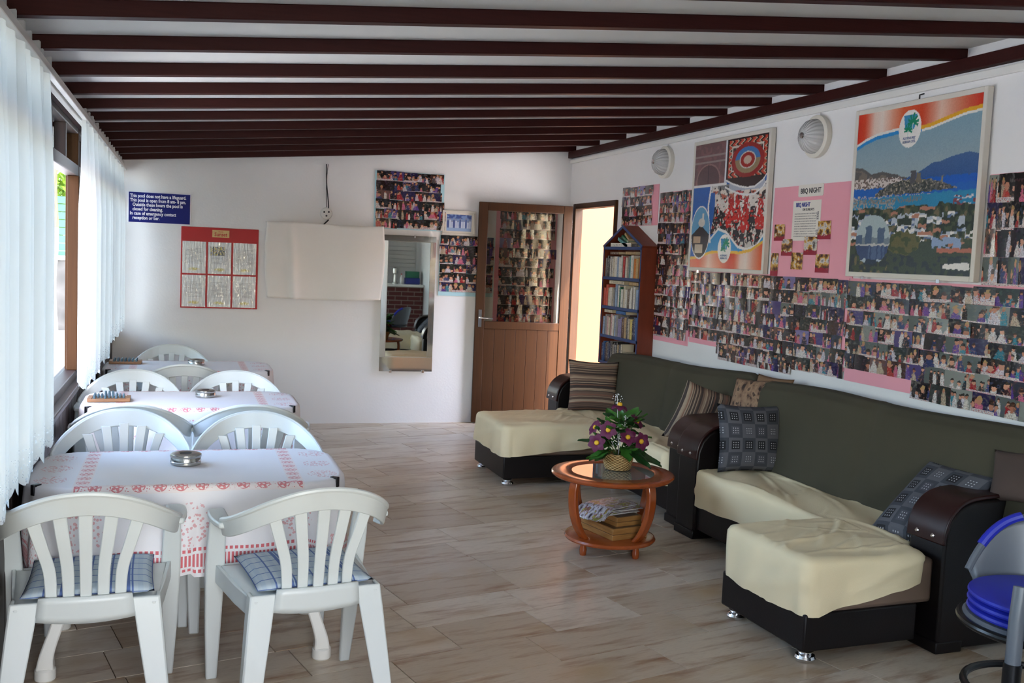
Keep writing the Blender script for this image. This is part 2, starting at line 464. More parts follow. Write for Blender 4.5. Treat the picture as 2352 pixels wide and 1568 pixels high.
hd = MB(); hd.tube([(DWd - 0.045, T1, 0.985), (DWd - 0.045, T1 + 0.035, 0.985), (DWd - 0.06, T1 + 0.042, 0.985), (DWd - 0.16, T1 + 0.042, 0.98)], 0.007, 10)
hd.build('handle', M_chrome, leaf)
for z in (0.25, 1.0, 1.8): MB().lathe([(0.008, z), (0.008, z + 0.09)], 10).build('hinge', M_chrome, leaf)
# ------------------------------------------------------------------ outside: ground, garden, sunlit passage
def f_ground():
    x, y, z, v = objc()
    return mix(noise(v, 1.5, 4), lin((198, 196, 192)), lin((222, 220, 216)))
M_ground = mat('pale_concrete', rough=0.9, fn=f_ground)
structure(box('ground', M_ground, (-40, XL - 0.12, -30, 60, -0.3, -0.12)))
structure(box('ground_passage', M_ground, (XR + 0.05, 12, -6, 12, -0.3, -0.1)))
structure(box('ground_terrace', M_ground, (XL - 0.12, XR + 0.16, -14, YF - 0.1, -0.3, -0.1)))
structure(box('added_sun_block_roof', M_white_paint, (-1.6, 4.2, -3.2, YF - 0.2, 2.55, 2.65)))  # unseen overhang, added to keep direct sun out of the opening behind the camera
M_peach = mat('peach_render', (124, 76, 46), rough=0.9)
structure(box('wall_passage', M_peach, (XR + 0.05, 9.0, 10.6, 10.8, -0.3, 4.5)))
structure(box('wall_passage_side', M_peach, (8.8, 9.0, 2.0, 10.6, -0.3, 3.2)))
def f_bark():
    x, y, z, v = objc()
    n = noise(vec(x * 12.0, y * 12.0, z * 3.0), 2, 4)
    return dict(color=mix(n, lin((92, 66, 48)), lin((176, 140, 108))), height=n, strength=0.8, dist=0.03)
M_bark = mat('brown_bark', rough=0.9, fn=f_bark)
def f_lime():
    x, y, z, v = objc()
    n = noise(vec(x * 12.0, y * 12.0, z * 3.0), 2, 4)
    return dict(color=mix(n, lin((190, 178, 158)), lin((238, 232, 220))), height=n, strength=0.7, dist=0.03)
tree = thing('garden_tree', (-1.99, 17.6, -0.12), 0, 'tall tree outside the window with its trunk painted white below', 'tree')
path = crom([(0, 0, 0), (-0.03, 0, 0.9), (0.02, 0, 1.7), (0.0, 0, 2.6), (0.06, 0, 3.8), (0.2, 0, 5.2)], 6)
k = 14
MB().tube(path[:k], [0.135 - 0.0025 * i for i in range(k)], 14).build('painted_trunk_base', mat('white_lime_wash', rough=0.9, fn=f_lime), tree)
MB().tube(path[k - 1:], [0.105 - 0.002 * i for i in range(len(path) - k + 1)], 14).build('trunk', M_bark, tree)
def f_leaf(a, b):
    def g():
        x, y, z, v = objc()
        return mix(noise(v, 3.0, 2), lin(a), lin(b))
    return g
M_fol = mat('yellow_green_foliage', rough=0.6, fn=f_leaf((84, 120, 24), (170, 196, 50)))  # yellow-green leaves, tone varied by noise
M_fol2 = mat('dark_foliage', rough=0.6, fn=f_leaf((34, 60, 26), (84, 112, 48)))
def leaf_cloud(name, m, parent, c, rad, n, size, seed):
    r = random.Random(seed); mb = MB()
    for _ in range(n):
        d = Vector((r.gauss(0, 1), r.gauss(0, 1), r.gauss(0, 1))).normalized() * (r.random() ** 0.4)
        p = Vector(c) + Vector((d.x * rad[0], d.y * rad[1], d.z * rad[2]))
        a = Vector((r.gauss(0, 1), r.gauss(0, 1), r.gauss(0, 1))).normalized(); b = a.orthogonal().normalized()
        s = size * r.uniform(.6, 1.3)
        mb.add([p - a * s, p + b * s * .45, p + a * s, p - b * s * .45], [(0, 1, 2, 3)])
    o = mb.build(name, m, parent, smooth=0); o['kind'] = 'stuff'; return o
leaf_cloud('foliage', M_fol2, tree, (-1.0, 1.2, 4.9), (5.5, 4.2, 1.0), 5200, 0.30, 1)  # crown made dense, wide and low to shade the garden below it
shade_tree = thing('garden_tree', (-6.5, 13.5, -0.12), 0, 'broad dark-crowned tree added to shade the garden beyond the windows', 'tree')  # invented tree, its canopy placed to cast shade over the garden
MB().tube([(0, 0, 0), (0.1, 0, 2.5), (0, 0.1, 5.5)], [0.2, 0.16, 0.1], 12).build('trunk', M_bark, shade_tree)
leaf_cloud('foliage', M_fol2, shade_tree, (2.0, 0, 6.4), (5.2, 3.2, 1.7), 5200, 0.30, 77)
for i, (x, y, z, rx, rz, m, lb) in enumerate([(-2.6, 23.0, 0, 1.3, 1.7, M_fol, 'yellow-green shrub growing over the green garden fence'), (-4.6, 24.5, 0, 1.6, 2.2, M_fol2, 'darker bush behind the white-based garden tree')]):
    sh = thing('garden_shrub', (x, y, -0.12), 0, lb, 'shrub')
    MB().tube([(0, 0, 0), (0.05, 0, 1.2), (0, 0, 2.4)], [0.07, 0.05, 0.03], 8).build('stem', M_bark, sh)
    leaf_cloud('foliage', m, sh, (0, 0, 2.5), (rx, 0.8, rz * 0.55), 1300, 0.11, 5 + i)
def f_stone():
    x, y, z, v = objc()
    return dict(color=mix(voronoi(v, 3.0) * 1.2, lin((60, 58, 56)), lin((104, 100, 96))), height=voronoi(v, 3.0), strength=0.5, dist=0.03)
gw = tag(box('garden_wall', mat('grey_rubble_stone', rough=0.9, fn=f_stone), (-9, 0.8, 20.2, 20.5, -0.12, 1.16)), 'low grey rubble wall at the end of the garden', 'garden wall')
tag(box('wall_coping', M_ground, (-9, 0.8, 20.15, 20.55, 1.16, 1.24)), 'pale stone coping along the top of the garden wall', 'coping')
fence = thing('garden_fence', (0, 20.8, 1.16), 0, 'pale green boarded fence standing behind the garden wall', 'fence')
M_green = mat('pale_green_paint', (74, 116, 98), rough=0.6)
for i in range(8): box('board', M_green, (-9, 0.8, 0, 0.03, 0.02 + i * 0.145, 0.155 + i * 0.145), fence, bevel=0.006)

# ------------------------------------------------------------------ curtains and rail
rail = thing('curtain_rail', (XL + 0.06, 0, 2.13), 0, 'long pale double curtain rail above the windows', 'curtain rail')
for dx in (0.0, 0.035): box('rail_track', M_alu, (dx - 0.012, dx + 0.012, YF + 0.05, YB - 0.02, 0, 0.028), rail, bevel=0.003)
def curtain_mat(name, holes):
    m = bpy.data.materials.new(name); m.use_nodes = True; nt = m.node_tree; nt.nodes.clear(); E.nt = nt
    d = nt.nodes.new('ShaderNodeBsdfDiffuse'); d.inputs[0].default_value = (0.84, 0.84, 0.82, 1)
    t = nt.nodes.new('ShaderNodeBsdfTranslucent'); t.inputs[0].default_value = (0.32, 0.335, 0.325, 1)
    a = nt.nodes.new('ShaderNodeMixShader'); a.inputs[0].default_value = 0.5
    nt.links.new(d.outputs[0], a.inputs[1]); nt.links.new(t.outputs[0], a.inputs[2])
    tr_ = nt.nodes.new('ShaderNodeBsdfTransparent'); b = nt.nodes.new('ShaderNodeMixShader'); o = nt.nodes.new('ShaderNodeOutputMaterial')
    u, v, uv = uvs()
    if holes:
        # lace: rows of round eyelets, net ground and scalloped edge, in metres
        g = voronoi(vec(u, v), 95.0)
        net = g.lt(0.28)
        cx = (u / 0.024).fr() - 0.5; cy = (v / 0.024).fr() - 0.5
        eye = (cx.sq() + cy.sq()).lt(0.05) * (v.lt(0.03))
        sc = ((u / 0.075).fr() - 0.5) * 2.0
        edge = v.lt(0.012 + 0.03 * sc.sq())
        fac = (net * 0.55).max(eye).max(edge)
    else: fac = E(0.03) * (noise(vec(u * 30.0, v * 2.0), 4, 1) * 0.6 + 0.7)
    nt.links.new(fac.v, b.inputs[0]); nt.links.new(a.outputs[0], b.inputs[1]); nt.links.new(tr_.outputs[0], b.inputs[2]); nt.links.new(b.outputs[0], o.inputs[0])
    return m
M_sheer = curtain_mat('white_sheer_curtain', False); M_lace = curtain_mat('white_lace_edging', True)
def curtain(y0, y1, zb, label, seed, amp=0.028, pleats=None, sweep=0.0):
    r = random.Random(seed); L = y1 - y0; n = pleats or int(L / 0.15)
    ph = [r.uniform(0.6, 1.3) for _ in range(n + 2)]; c = thing('curtain', (XL + 0.085, y0, zb), 0, label, 'curtain', 'sheer lace-edged curtains along the windows')
    def off(u, t):
        x = u * n; k = int(x); f = x - k
        a = ph[k] * (1 - f) + ph[min(k + 1, n)] * f
        s = math.sin(x * 2 * math.pi) + 0.35 * math.sin(x * 3.7 + seed)
        return amp * a * s * (0.45 + 0.55 * min(1, t * 3))
    H = 2.15 - zb; LZ = 0.125
    def P(u, t):      # t: 0 top .. 1 bottom
        yy = u * L
        pinch = sweep * math.sin(math.pi * min(1, t * 1.1)) * (u - 0.0)
        return (off(u, t), yy - pinch, H * (1 - t))
    tl = 1 - LZ / H
    MB().grid(n * 10, 14, lambda u, v: P(u, v * tl), lambda u, v: (u * L, v)).build('sheer_cloth', M_sheer, c, smooth=180)
    MB().grid(n * 10, 5, lambda u, v: P(u, tl + v * (1 - tl)), lambda u, v: (u * L * 1.6, (1 - v) * LZ)).build('lace_hem', M_lace, c, smooth=180)
    def head(u, v):
        x, y, z = P(u, 0.0); s = math.sin(u * n * 4 * math.pi)
        return (x * 1.1 + 0.008 * s, y, H - 0.012 + 0.045 * v + 0.006 * s * v)
    MB().grid(n * 10, 2, head).build('gathered_heading', M_sheer, c, smooth=180)
curtain(0.9, 4.16, 0.775, 'wide white sheer curtain nearest the camera, with deep lace hem', 3)
curtain(5.46, 7.35, 0.79, 'white sheer curtain hanging just beyond the open window', 5)
curtain(7.42, 9.0, 0.84, 'white sheer curtain in the far corner beside the back wall', 9)

# ------------------------------------------------------------------ prints
def f_photo(pal):
    def g():
        u, v, _ = uvs(); r = rnd(); r2 = (r * 17.31).fr(); r3 = (r * 91.7).fr(); r4 = (r * 331.3).fr()
        bgs = {'warm': [(0, (14, 9, 9)), (.35, (36, 20, 18)), (.6, (22, 16, 26)), (.8, (62, 40, 30)), (.93, (100, 70, 62))],
               'night': [(0, (16, 13, 22)), (.3, (34, 26, 66)), (.5, (20, 18, 20)), (.72, (70, 58, 110)), (.9, (120, 108, 150))],
               'day': [(0, (36, 44, 40)), (.25, (84, 92, 88)), (.5, (46, 50, 62)), (.7, (128, 132, 124)), (.88, (30, 30, 32))]}[pal]
        c = ramp(r3, [(p, lin(q)) for p, q in bgs], 'CONSTANT')
        n1 = noise(vec(u * 3.0 + r * 90.0, v * 3.0, r4 * 9.0), 2.0, 3)
        c = mix((n1 - 0.5).max(0.0) * 2.2, c, ramp(r2, [(0, lin((120, 74, 52))), (.4, lin((60, 76, 128))), (.7, lin((150, 140, 120))), (1, lin((46, 84, 66)))]))
        cloth = [(0, (226, 218, 212)), (.16, (24, 20, 24)), (.32, (168, 30, 40)), (.44, (214, 206, 214)), (.54, (96, 62, 150)), (.63, (214, 110, 140)), (.72, (42, 60, 110)), (.80, (196, 176, 150)), (.88, (40, 132, 150)), (.95, (222, 214, 200))]
        if pal == 'warm': cloth[4] = (.54, (190, 60, 52)); cloth[8] = (.88, (90, 50, 40))
        wob = (noise(vec(u * 5.0 + r * 31.0, v * 4.0, r * 7.0), 2.0, 2) - 0.5)
        for row, (hb, hv, hr, lo, hi) in enumerate(((0.55, 0.30, 0.0095, 2.2, 2.2), (0.28, 0.50, 0.0135, 1.1, 2.4))):
            zm = (r4 if row else r2) * 0.8 + 0.65
            cols = ((r2 if row else r4) * hi + lo) / zm
            x = u * cols + r * 7.0 * (row + 1) + wob * 0.5; k = x.fl(); fx = x.fr() - 0.5
            a, ac = white(vec(k, r * 113.0, 3.0 + row)); b = (a * 57.7).fr(); d = (a * 223.1).fr()
            h = a * hv + hb + (r3 - 0.5) * 0.25
            px = (fx + (b - 0.5) * 0.3) * 0.15 / cols; pv = (v - h + wob * 0.12) * 0.1; hq = zm * hr
            nn = noise(vec(u * 9.0 + r * 50.0, v * 7.0, a * 5.0), 2.5, 3)
            on = b.gt(0.2 if row else 0.4)
            body = (px.abs()).lt((h - v) * 0.04 * zm + 0.009 * zm + (nn - 0.5) * 0.03) * pv.lt(hq * -0.6) * on
            head = (px.sq() + (pv * 0.85).sq()).lt(hq.sq()) * on
            hair = (px.sq() + ((pv - hq * 0.35) * 0.85).sq()).lt(hq.sq() * 1.35) * on
            bc = ramp(d, [(p, lin(q)) for p, q in cloth], 'CONSTANT')
            bc = mix((nn - 0.42).max(0.0) * 2.6, bc, lin((40, 30, 34)))
            bc = mix((wob - 0.04).max(0.0) * 4.0, bc, lin((190, 140, 116)))
            c = mix(body * 0.9, c, bc)
            c = mix(hair * 0.9, c, ramp(b, [(0, lin((24, 16, 12))), (.6, lin((62, 38, 22))), (.85, lin((176, 140, 90)))], 'CONSTANT'))
            c = mix(head * pv.lt(hq * 0.5), c, mix(d, lin((206, 150, 122)), lin((168, 108, 84))))
        tb = noise(vec(u * 6.0 + r * 20.0, v * 12.0, 1.0), 2, 2)
        c = mix(v.lt(r4 * 0.22) * r2.gt(0.4), c, ramp(tb, [(.35, lin((150, 36, 44))), (.5, lin((222, 214, 206))), (.65, lin((110, 90, 110)))]))
        return dict(color=c)
    return g
M_photo = {p: mat('glossy_photo_print_' + p, rough=0.16, spec=0.55, fn=f_photo(p)) for p in ('warm', 'night', 'day')}
def photo_mesh(bul, tw):
    mb = MB(); mb.grid(4, 2, lambda u, v: (u - .5, v - .5, 0.0012 + bul * (1 - (2 * u - 1) ** 2) + tw * (u - .5) * (v - .5) * 2 + abs(tw) * .6))
    return mb.mesh('photo_print', 180)
PH = {}
for p in M_photo:
    PH[p] = []
    for bul, tw in ((0.003, 0.001), (0.0055, 0.003), (0.0015, -0.003), (0.004, -0.001)):
        me = photo_mesh(bul, tw); me.materials.append(M_photo[p]); PH[p].append(me)
pr_ = random.Random(21)
def photo(parent, x, z, w, h, pal, lift=0.0, rot=0.0):
    o = bpy.data.objects.new('photo', pr_.choice(PH[pal])); COL.objects.link(o); o.parent = parent
    o.location = (x, z, lift); o.scale = (w, h, 1); o.rotation_euler = (0, 0, rot); return o
ROT_R = (R(90), 0, R(-90)); ROT_B = (R(90), 0, 0)
M_pink = mat('pink_card', (232, 160, 172), rough=0.75)
M_bluecard = mat('pale_blue_card', (176, 214, 222), rough=0.75)
def board(side, a, z0, w, h, card, label, lift=0.0, name='photo_board', margin=None):
    """a: left edge as seen from inside (y on the right wall, x on the back wall); children in board coordinates"""
    loc = (XR - 0.002 - lift, a, z0) if side == 'R' else (a, YB - 0.002 - lift, z0)
    b = thing(name, loc, 0, label, 'photo board'); b.rotation_euler = ROT_R if side == 'R' else ROT_B
    x0, x1, y0, y1 = margin or (0, w, 0, h)
    box('card', card, (x0, x1, y0, y1, 0, 0.004), b)
    return b
def fill(b, x0, x1, zt, rows, rh, cw, pals, ragged=0.0, skip=None):
    for r in range(rows):
        x = x0 - pr_.uniform(0, 0.01); z = zt - (r + 0.5) * rh
        while x < x1 - 0.03:
            w = cw * pr_.choice((1.0, 1.0, 1.0, 0.62, 0.94))
            if x + w > x1 + 0.03: w = x1 - x + pr_.uniform(0, .01)
            if w > 0.035 and not (skip and skip(x + w / 2, z)):
                t = (x - x0) / max(1e-6, x1 - x0)
                pal = pals(t) if callable(pals) else pr_.choice(pals)
                photo(b, x + w / 2, z + pr_.uniform(-.004, .004), w + 0.003, rh * 1.04, pal, 0.004 + 0.0012 * pr_.randint(0, 3), pr_.uniform(-.018, .018))
            x += w
B1 = board('R', 7.185, 0.965, 0.565, 1.125, M_pink, 'tall pink board of party photos right beside the bookcase')
fill(B1, 0.005, 0.56, 1.122, 14, 0.0775, 0.138, ['warm', 'warm', 'warm', 'night'])
B2 = board('R', 6.60, 0.955, 1.82, 0.56, M_pink, 'wide pink board of party photos under the folk-dancer poster and menu board', margin=(0, 1.82, 0.045, 0.56))
fill(B2, 0.0, 1.815, 0.548, 7, 0.0775, 0.138, lambda t: pr_.choice(['warm', 'night', 'night', 'warm'] if t < .62 else ['warm', 'night', 'day', 'day']), skip=lambda x, z: z < 0.06 and x < 0.42)
for x in np.arange(0.5, 1.28, 0.125): photo(B2, x, 0.005, 0.122, 0.078, pr_.choice(['night', 'warm']), 0.006)
B3 = board('R', 4.77, 0.955, 1.75, 0.56, M_pink, 'wide pink board of pale snapshots below the harbour poster', margin=(0, 1.75, 0.0, 0.56))
fill(B3, 0.0, 1.745, 0.548, 6, 0.0795, 0.142, lambda t: pr_.choice(['day', 'day', 'day', 'night', 'warm']))
for x in np.arange(0.62, 1.74, 0.14): photo(B3, x, 0.025, 0.138, 0.09, pr_.choice(['night', 'day']), 0.007, pr_.uniform(-.02, .02))
B4 = board('R', 3.80, 1.515, 0.78, 0.50, M_pink, 'pink board of holiday snapshots to the right of the harbour poster')
fill(B4, 0.0, 0.78, 0.497, 4, 0.123, 0.098, ['day', 'night', 'day', 'warm'])
B5 = board('R', 7.89, 1.845, 0.67, 0.315, M_pink, 'small pink board of party photos above the bookcase')
fill(B5, 0.0, 0.57, 0.312, 4, 0.0775, 0.145, ['warm', 'warm', 'night'])
BK1 = board('B', 1.625, 1.762, 0.625, 0.508, M_bluecard, 'pale blue board of night party photos hanging above the mirror', 0.001, margin=(-0.012, 0.625, -0.004, 0.508))
fill(BK1, 0.008, 0.62, 0.505, 6, 0.083, 0.122, ['warm', 'night', 'warm', 'night'])
BK2 = board('B', 2.225, 1.175, 0.52, 0.55, M_bluecard, 'pale blue board of party photos under the framed photo, half behind the door', 0.001)
fill(BK2, 0.008, 0.515, 0.547, 6, 0.085, 0.13, ['warm', 'night', 'night'])
BK3 = board('B', 2.755, 0.905, 0.60, 1.09, M_pink, 'tall pink board of party photos seen through the door glass', 0.001)
fill(BK3, 0.045, 0.575, 1.085, 12, 0.088, 0.128, ['warm', 'warm', 'warm', 'night'])

# BBQ board
BQ = board('R', 5.585, 1.515, 0.83, 0.53, M_pink, 'plain pink board headed BBQ NIGHT with a price sheet and seven food photos', 0.0, name='menu_board')
M_card = mat('white_card', (228, 222, 210), rough=0.6)
M_ink = mat('black_ink', (36, 34, 38), rough=0.7); M_blueink = mat('blue_ink', (50, 62, 140), rough=0.7)
hc = MB().prism([(0.262, 0.470), (0.270, 0.462), (0.505, 0.462), (0.513, 0.470), (0.513, 0.525), (0.505, 0.533), (0.270, 0.533), (0.262, 0.525)], 'z', 0.004, 0.006).build('heading_card', M_card, BQ)
text('BBQ NIGHT', 0.042, M_ink, BQ, (0.3875, 0.482, 0.0064), (0, 0, 0), align='CENTER', sx=0.92, bold=0.0006)
def f_sheet():
    u, v, _ = uvs()
    ln = (v * 16.0).fr().gt(0.55) * noise(vec(u * 60.0, v * 16.0), 2, 2).gt(0.46) * u.gt(0.08) * u.lt(0.86) * v.lt(0.72) * v.gt(0.10)
    blk = ((u - 0.9).abs()).lt(0.035) * (((v - 0.62).abs().lt(0.10)).max((v - 0.2).abs().lt(0.07))) * noise(vec(u * 20.0, v * 20.0), 2, 2).gt(0.45)
    return mix((ln * 0.7).max(blk * 0.8), lin((228, 222, 210)), lin((70, 68, 76)))
MB().grid(1, 1, lambda u, v: (0.215 + 0.285 * u, 0.205 + 0.235 * v, 0.0052)).build('price_sheet', mat('printed_price_sheet', rough=0.5, fn=f_sheet), BQ)
text('BBQ NIGHT', 0.034, M_blueink, BQ, (0.245, 0.405, 0.0058), (0, 0, 0), sx=0.8, bold=0.001)
text('ON SUNDAYS', 0.022, M_ink, BQ, (0.315, 0.380, 0.0058), (0, 0, 0), sx=0.85)
def f_food():
    u, v, _ = uvs(); r = rnd()
    n = noise(vec(u * 3.0 + r * 60.0, v * 3.0, r), 0.9, 4); n2 = noise(vec(u * 4.0, v * 4.0 + r * 40.0, 3.0), 2.2, 2)
    c = ramp(n, [(.32, lin((34, 24, 26))), (.45, lin((120, 74, 40))), (.52, lin((206, 156, 60))), (.6, lin((214, 206, 196))), (.72, lin((70, 60, 58)))])
    return mix(v.lt(n2 * 0.5) * r.gt(0.4), c, lin((150, 30, 52)))
M_food = mat('glossy_food_photo', rough=0.2, fn=f_food)
fm = photo_mesh(0.003, 0.001); fm.materials.append(M_food)
for x, z, w, h in ((0.085, 0.255, 0.115, 0.10), (0.175, 0.165, 0.115, 0.10), (0.05, 0.06, 0.08, 0.14), (0.29, 0.085, 0.12, 0.10), (0.42, 0.175, 0.13, 0.105), (0.545, 0.265, 0.125, 0.105), (0.545, 0.075, 0.13, 0.105)):
    o = bpy.data.objects.new('food_photo', fm); COL.objects.link(o); o.parent = BQ; o.location = (x, z, 0.005); o.scale = (w, h, 1)

# posters, painted point by point
def paint(name, w, h, nx, ny, fn, parent, z, rough=0.25):
    U, V = np.meshgrid(np.linspace(0, 1, nx), np.linspace(0, 1, ny))
    C = np.clip(fn(U, V), 0, 255) / 255.0
    C = np.where(C <= 0.04045, C / 12.92, ((C + 0.055) / 1.055) ** 2.4)
    vs = np.stack([U * w, V * h, np.full_like(U, z)], -1).reshape(-1, 3)
    i = np.arange((nx - 1) * (ny - 1)); a = (i // (nx - 1)) * nx + i % (nx - 1)
    fs = np.stack([a, a + 1, a + nx + 1, a + nx], -1)
    me = bpy.data.meshes.new(name); me.from_pydata(vs.tolist(), [], fs.tolist())
    at = me.color_attributes.new('print', 'FLOAT_COLOR', 'POINT')
    at.data.foreach_set('color', np.concatenate([C.reshape(-1, 3), np.ones((nx * ny, 1))], 1).astype(np.float32).ravel())
    def g():
        n = E.nt.nodes.new('ShaderNodeVertexColor'); n.layer_name = 'print'; return n.outputs[0]
    me.materials.append(mat('printed_' + name, rough=rough, fn=g))
    o = bpy.data.objects.new(name, me); COL.objects.link(o); o.parent = parent; return o
RNG = np.random.RandomState(5)
def vnoise(U, V, fu, fv, seed=0):
    r = np.random.RandomState(seed); G = r.rand(int(fv) + 3, int(fu) + 3)
    x, y = U * fu, V * fv; i, j = np.floor(x).astype(int), np.floor(y).astype(int); fx, fy = x - i, y - j
    fx, fy = fx * fx * (3 - 2 * fx), fy * fy * (3 - 2 * fy)
    return (G[j, i] * (1 - fx) + G[j, i + 1] * fx) * (1 - fy) + (G[j + 1, i] * (1 - fx) + G[j + 1, i + 1] * fx) * fy
def cell(U, V, fu, fv, seed):
    r = np.random.RandomState(seed); G = r.rand(int(fv) + 2, int(fu) + 2); return G[np.floor(V * fv).astype(int), np.floor(U * fu).astype(int)]
def put(C, m, col, a=1.0):
    m = np.asarray(m, float)[..., None] * a; C[:] = C * (1 - m) + np.array(col, float) * m
def orange(U, stops):
    xs = [s[0] for s in stops]; return np.stack([np.interp(U, xs, [s[1][k] for s in stops]) for k in range(3)], -1)
OR = [(0, (204, 52, 34)), (.06, (210, 70, 42)), (.15, (228, 200, 184)), (.22, (232, 214, 200)), (.4, (212, 96, 58)), (.55, (206, 70, 40)), (.7, (226, 190, 170)), (.85, (214, 120, 90)), (1, (200, 50, 34))]
def logo(C, U, V, cu, cv, ru, rv):
    d = ((U - cu) / ru) ** 2 + ((V - cv) / rv) ** 2
    put(C, d < 1, (232, 228, 220))
    x, y = (U - cu) / ru, (V - cv) / rv
    put(C, (y > -0.05) & (y < 0.72) & (np.abs(x + 0.02) < 0.42 + 0.22 * y), (64, 142, 186))
    for cx, cy, s in ((0.25, 0.30, 1.0), (-0.15, -0.08, 0.75)):
        for a in (0.3, 0.9, 1.6, 2.3, 2.9, -0.2, 3.4):
            t = (x - cx) * math.cos(a) + (y - cy) * math.sin(a); n = -(x - cx) * math.sin(a) + (y - cy) * math.cos(a)
            put(C, (t > 0) & (t < 0.5 * s) & (np.abs(n + 0.35 * t * t) < 0.07 * s), (30, 132, 98))
        put(C, (np.abs(x - cx + 0.1 * (cy - y)) < 0.035) & (y < cy) & (y > cy - 0.5), (196, 214, 206))
def paint_harbour(U0, V0):
    U = np.clip(U0 + .012 * (vnoise(U0, V0, 50, 50, 51) - .5) * (V0 < .6), 0, 1); V = np.clip(V0 + .014 * (vnoise(U0, V0, 50, 50, 52) - .5) * (V0 < .6), 0, 1)
    C = np.zeros(U.shape + (3,))
    put(C, V > -1, (142, 164, 172)); C += (V - 0.7)[..., None] * np.array([-70, -20, 10.])
    nz = vnoise(U, V, 40, 40, 2)
    hl = np.interp(U, [0, .06, .15, .25, .38, .45], [.665, .655, .612, .622, .592, .575]) + 0.008 * vnoise(U, V, 30, 2, 9)
    put(C, (V < hl) & (U < .47), (92, 90, 88)); put(C, (V < hl - .02) & (U < .47) & (nz > .5), (118, 108, 98))
    mt = np.interp(U, [.48, .58, .66, .72, .8, .87, .93, 1], [.575, .61, .648, .652, .672, .682, .690, .672])
    put(C, (V < mt) & (U > .46), (58, 92, 142)); C += (((V < mt) & (U > .46)) * (V - .6) * 120)[..., None] * np.array([1, .6, .1])
    put(C, (V < .565) & (U > .44), (30, 92, 184)); put(C, (V < .525), (32, 98, 180))
    tn = cell(U, V, 90, 130, 3)
    put(C, (V < .585) & (V > .525) & (U < .42) & (tn > .45), (206, 194, 186)); put(C, (V < .585) & (V > .525) & (U < .42) & (tn < .25), (110, 92, 86))
    cb = .475 + .03 * (U - .3); ct = np.interp(U, [.2, .3, .36, .5, .6, .7, .8, .86], [.49, .535, .55, .565, .56, .55, .52, .495])
    cs = (V > cb) & (V < ct) & (U > .2) & (U < .86); put(C, cs, (96, 96, 92)); put(C, cs & (tn > .6), (60, 66, 62)); put(C, cs & (tn < .15), (156, 146, 128))
    put(C, (np.abs(U - .515) < .022) & (V > .54) & (V < .615), (84, 82, 86)); put(C, (np.abs(U - .56) < .018) & (V > .54) & (V < .60), (112, 104, 90)); put(C, (np.abs(U - .745) < .009) & (V > .53) & (V < .575), (130, 124, 108))
    put(C, (V < .475) & (V > .455) & (cell(U, V, 120, 160, 4) > .35), (176, 172, 164))
    put(C, V < .46 + .02 * U, (44, 132, 172)); put(C, (V < .455) & (U < .38) & (tn > .4), (150, 150, 146)); put(C, (V < .46) & (V > .43) & (U < .6) & (cell(U, V, 110, 150, 6) > .5), (120, 122, 118))
    put(C, (V < .45) & (V > .37) & (U > .84) & (cell(U, V, 60, 100, 7) > .55), (124, 66, 74)); put(C, (V < .45) & (V > .37) & (U > .84) & (cell(U, V, 60, 100, 8) > .75), (206, 204, 206))
    tl = .385 + .035 * vnoise(U, V, 16, 1, 11)
    tm = V < tl
    put(C, tm, (64, 76, 58)); g = vnoise(U, V, 34, 34, 12); put(C, tm & (g > .55), (46, 56, 48)); put(C, tm & (g < .28), (108, 100, 76))
    hs = cell(U, V, 17, 24, 15); hh = cell(U, V, 36, 60, 16)
    hm = tm & (V > .17) & (V < .36) & (hs > .52); put(C, hm & (hh > .3), (176, 184, 194)); put(C, hm & (hh < .14), (90, 108, 140)); put(C, hm & (hh > .72), (226, 222, 216))
    put(C, tm & (cell(U, V, 17, 48, 18) > .9) & (V > .14), (176, 122, 100))
    put(C, (V < .15 + .05 * vnoise(U, V, 12, 2, 19)) & (np.abs(U - .2) > .15), (62, 74, 62)); put(C, (V < .11) & (g > .5), (50, 60, 62))
    put(C, (((U - .47) / .14) ** 2 + ((V - .185) / .07) ** 2 < 1 + .5 * (g - .5)), (98, 96, 62)); put(C, (((U - .47) / .14) ** 2 + ((V - .185) / .07) ** 2 < 1) & (g > .55), (70, 78, 52))
    put(C, (U > .80) & (U < .99) & (V > .035) & (V < .075 - .25 * np.abs(U - .93) * .4), (226, 222, 214)); put(C, (U > .74) & (V > .13) & (V < .155), (180, 110, 90)); put(C, (U > .70) & (U < .92) & (V > .155) & (V < .215) & (hh > .2), (140, 160, 190))
    d = ((U - .2) / .155) ** 2 + ((V - .205) / .155) ** 2; el = d < 1
    put(C, el, (166, 182, 184)); put(C, el & (V < .215) , (116, 130, 138)); put(C, el & ((np.abs(U - .165) < .03) & (V < .29) | (np.abs(U - .275) < .03) & (V < .275) | (U < .105) & (V < .235)) & (V > .17), (78, 98, 122))
    put(C, el & (V < .18), (186, 186, 182)); put(C, el & (V < .168), (58, 76, 110)); put(C, el & (V < .168) & (cell(U, V, 70, 12, 22) > .6), (80, 100, 132)); put(C, el & (V < .085), (46, 60, 74)); put(C, el & (np.abs(V - .075) < .008) & (cell(U, V, 20, 5, 23) > .3), (170, 186, 196))
    bo = np.interp(U, [0, .08, .18, .35, .5, .62, .75, .88, 1], [.812, .842, .866, .880, .872, .878, .905, .930, .938])
    put(C, V > bo - .036, (228, 226, 218)); put(C, (V < bo - .016) & (V > bo - .038) & (U < .56), (44, 134, 196)); put(C, (V > bo - .022) & (U > .54), (226, 168, 48))
    m = (V > bo)[..., None]; C[:] = np.where(m, orange(U, OR), C)
    logo(C, U, V, .46, .865, .092, .112)
    C += (RNG.rand(*U.shape, 1) - .5) * 10
    return C
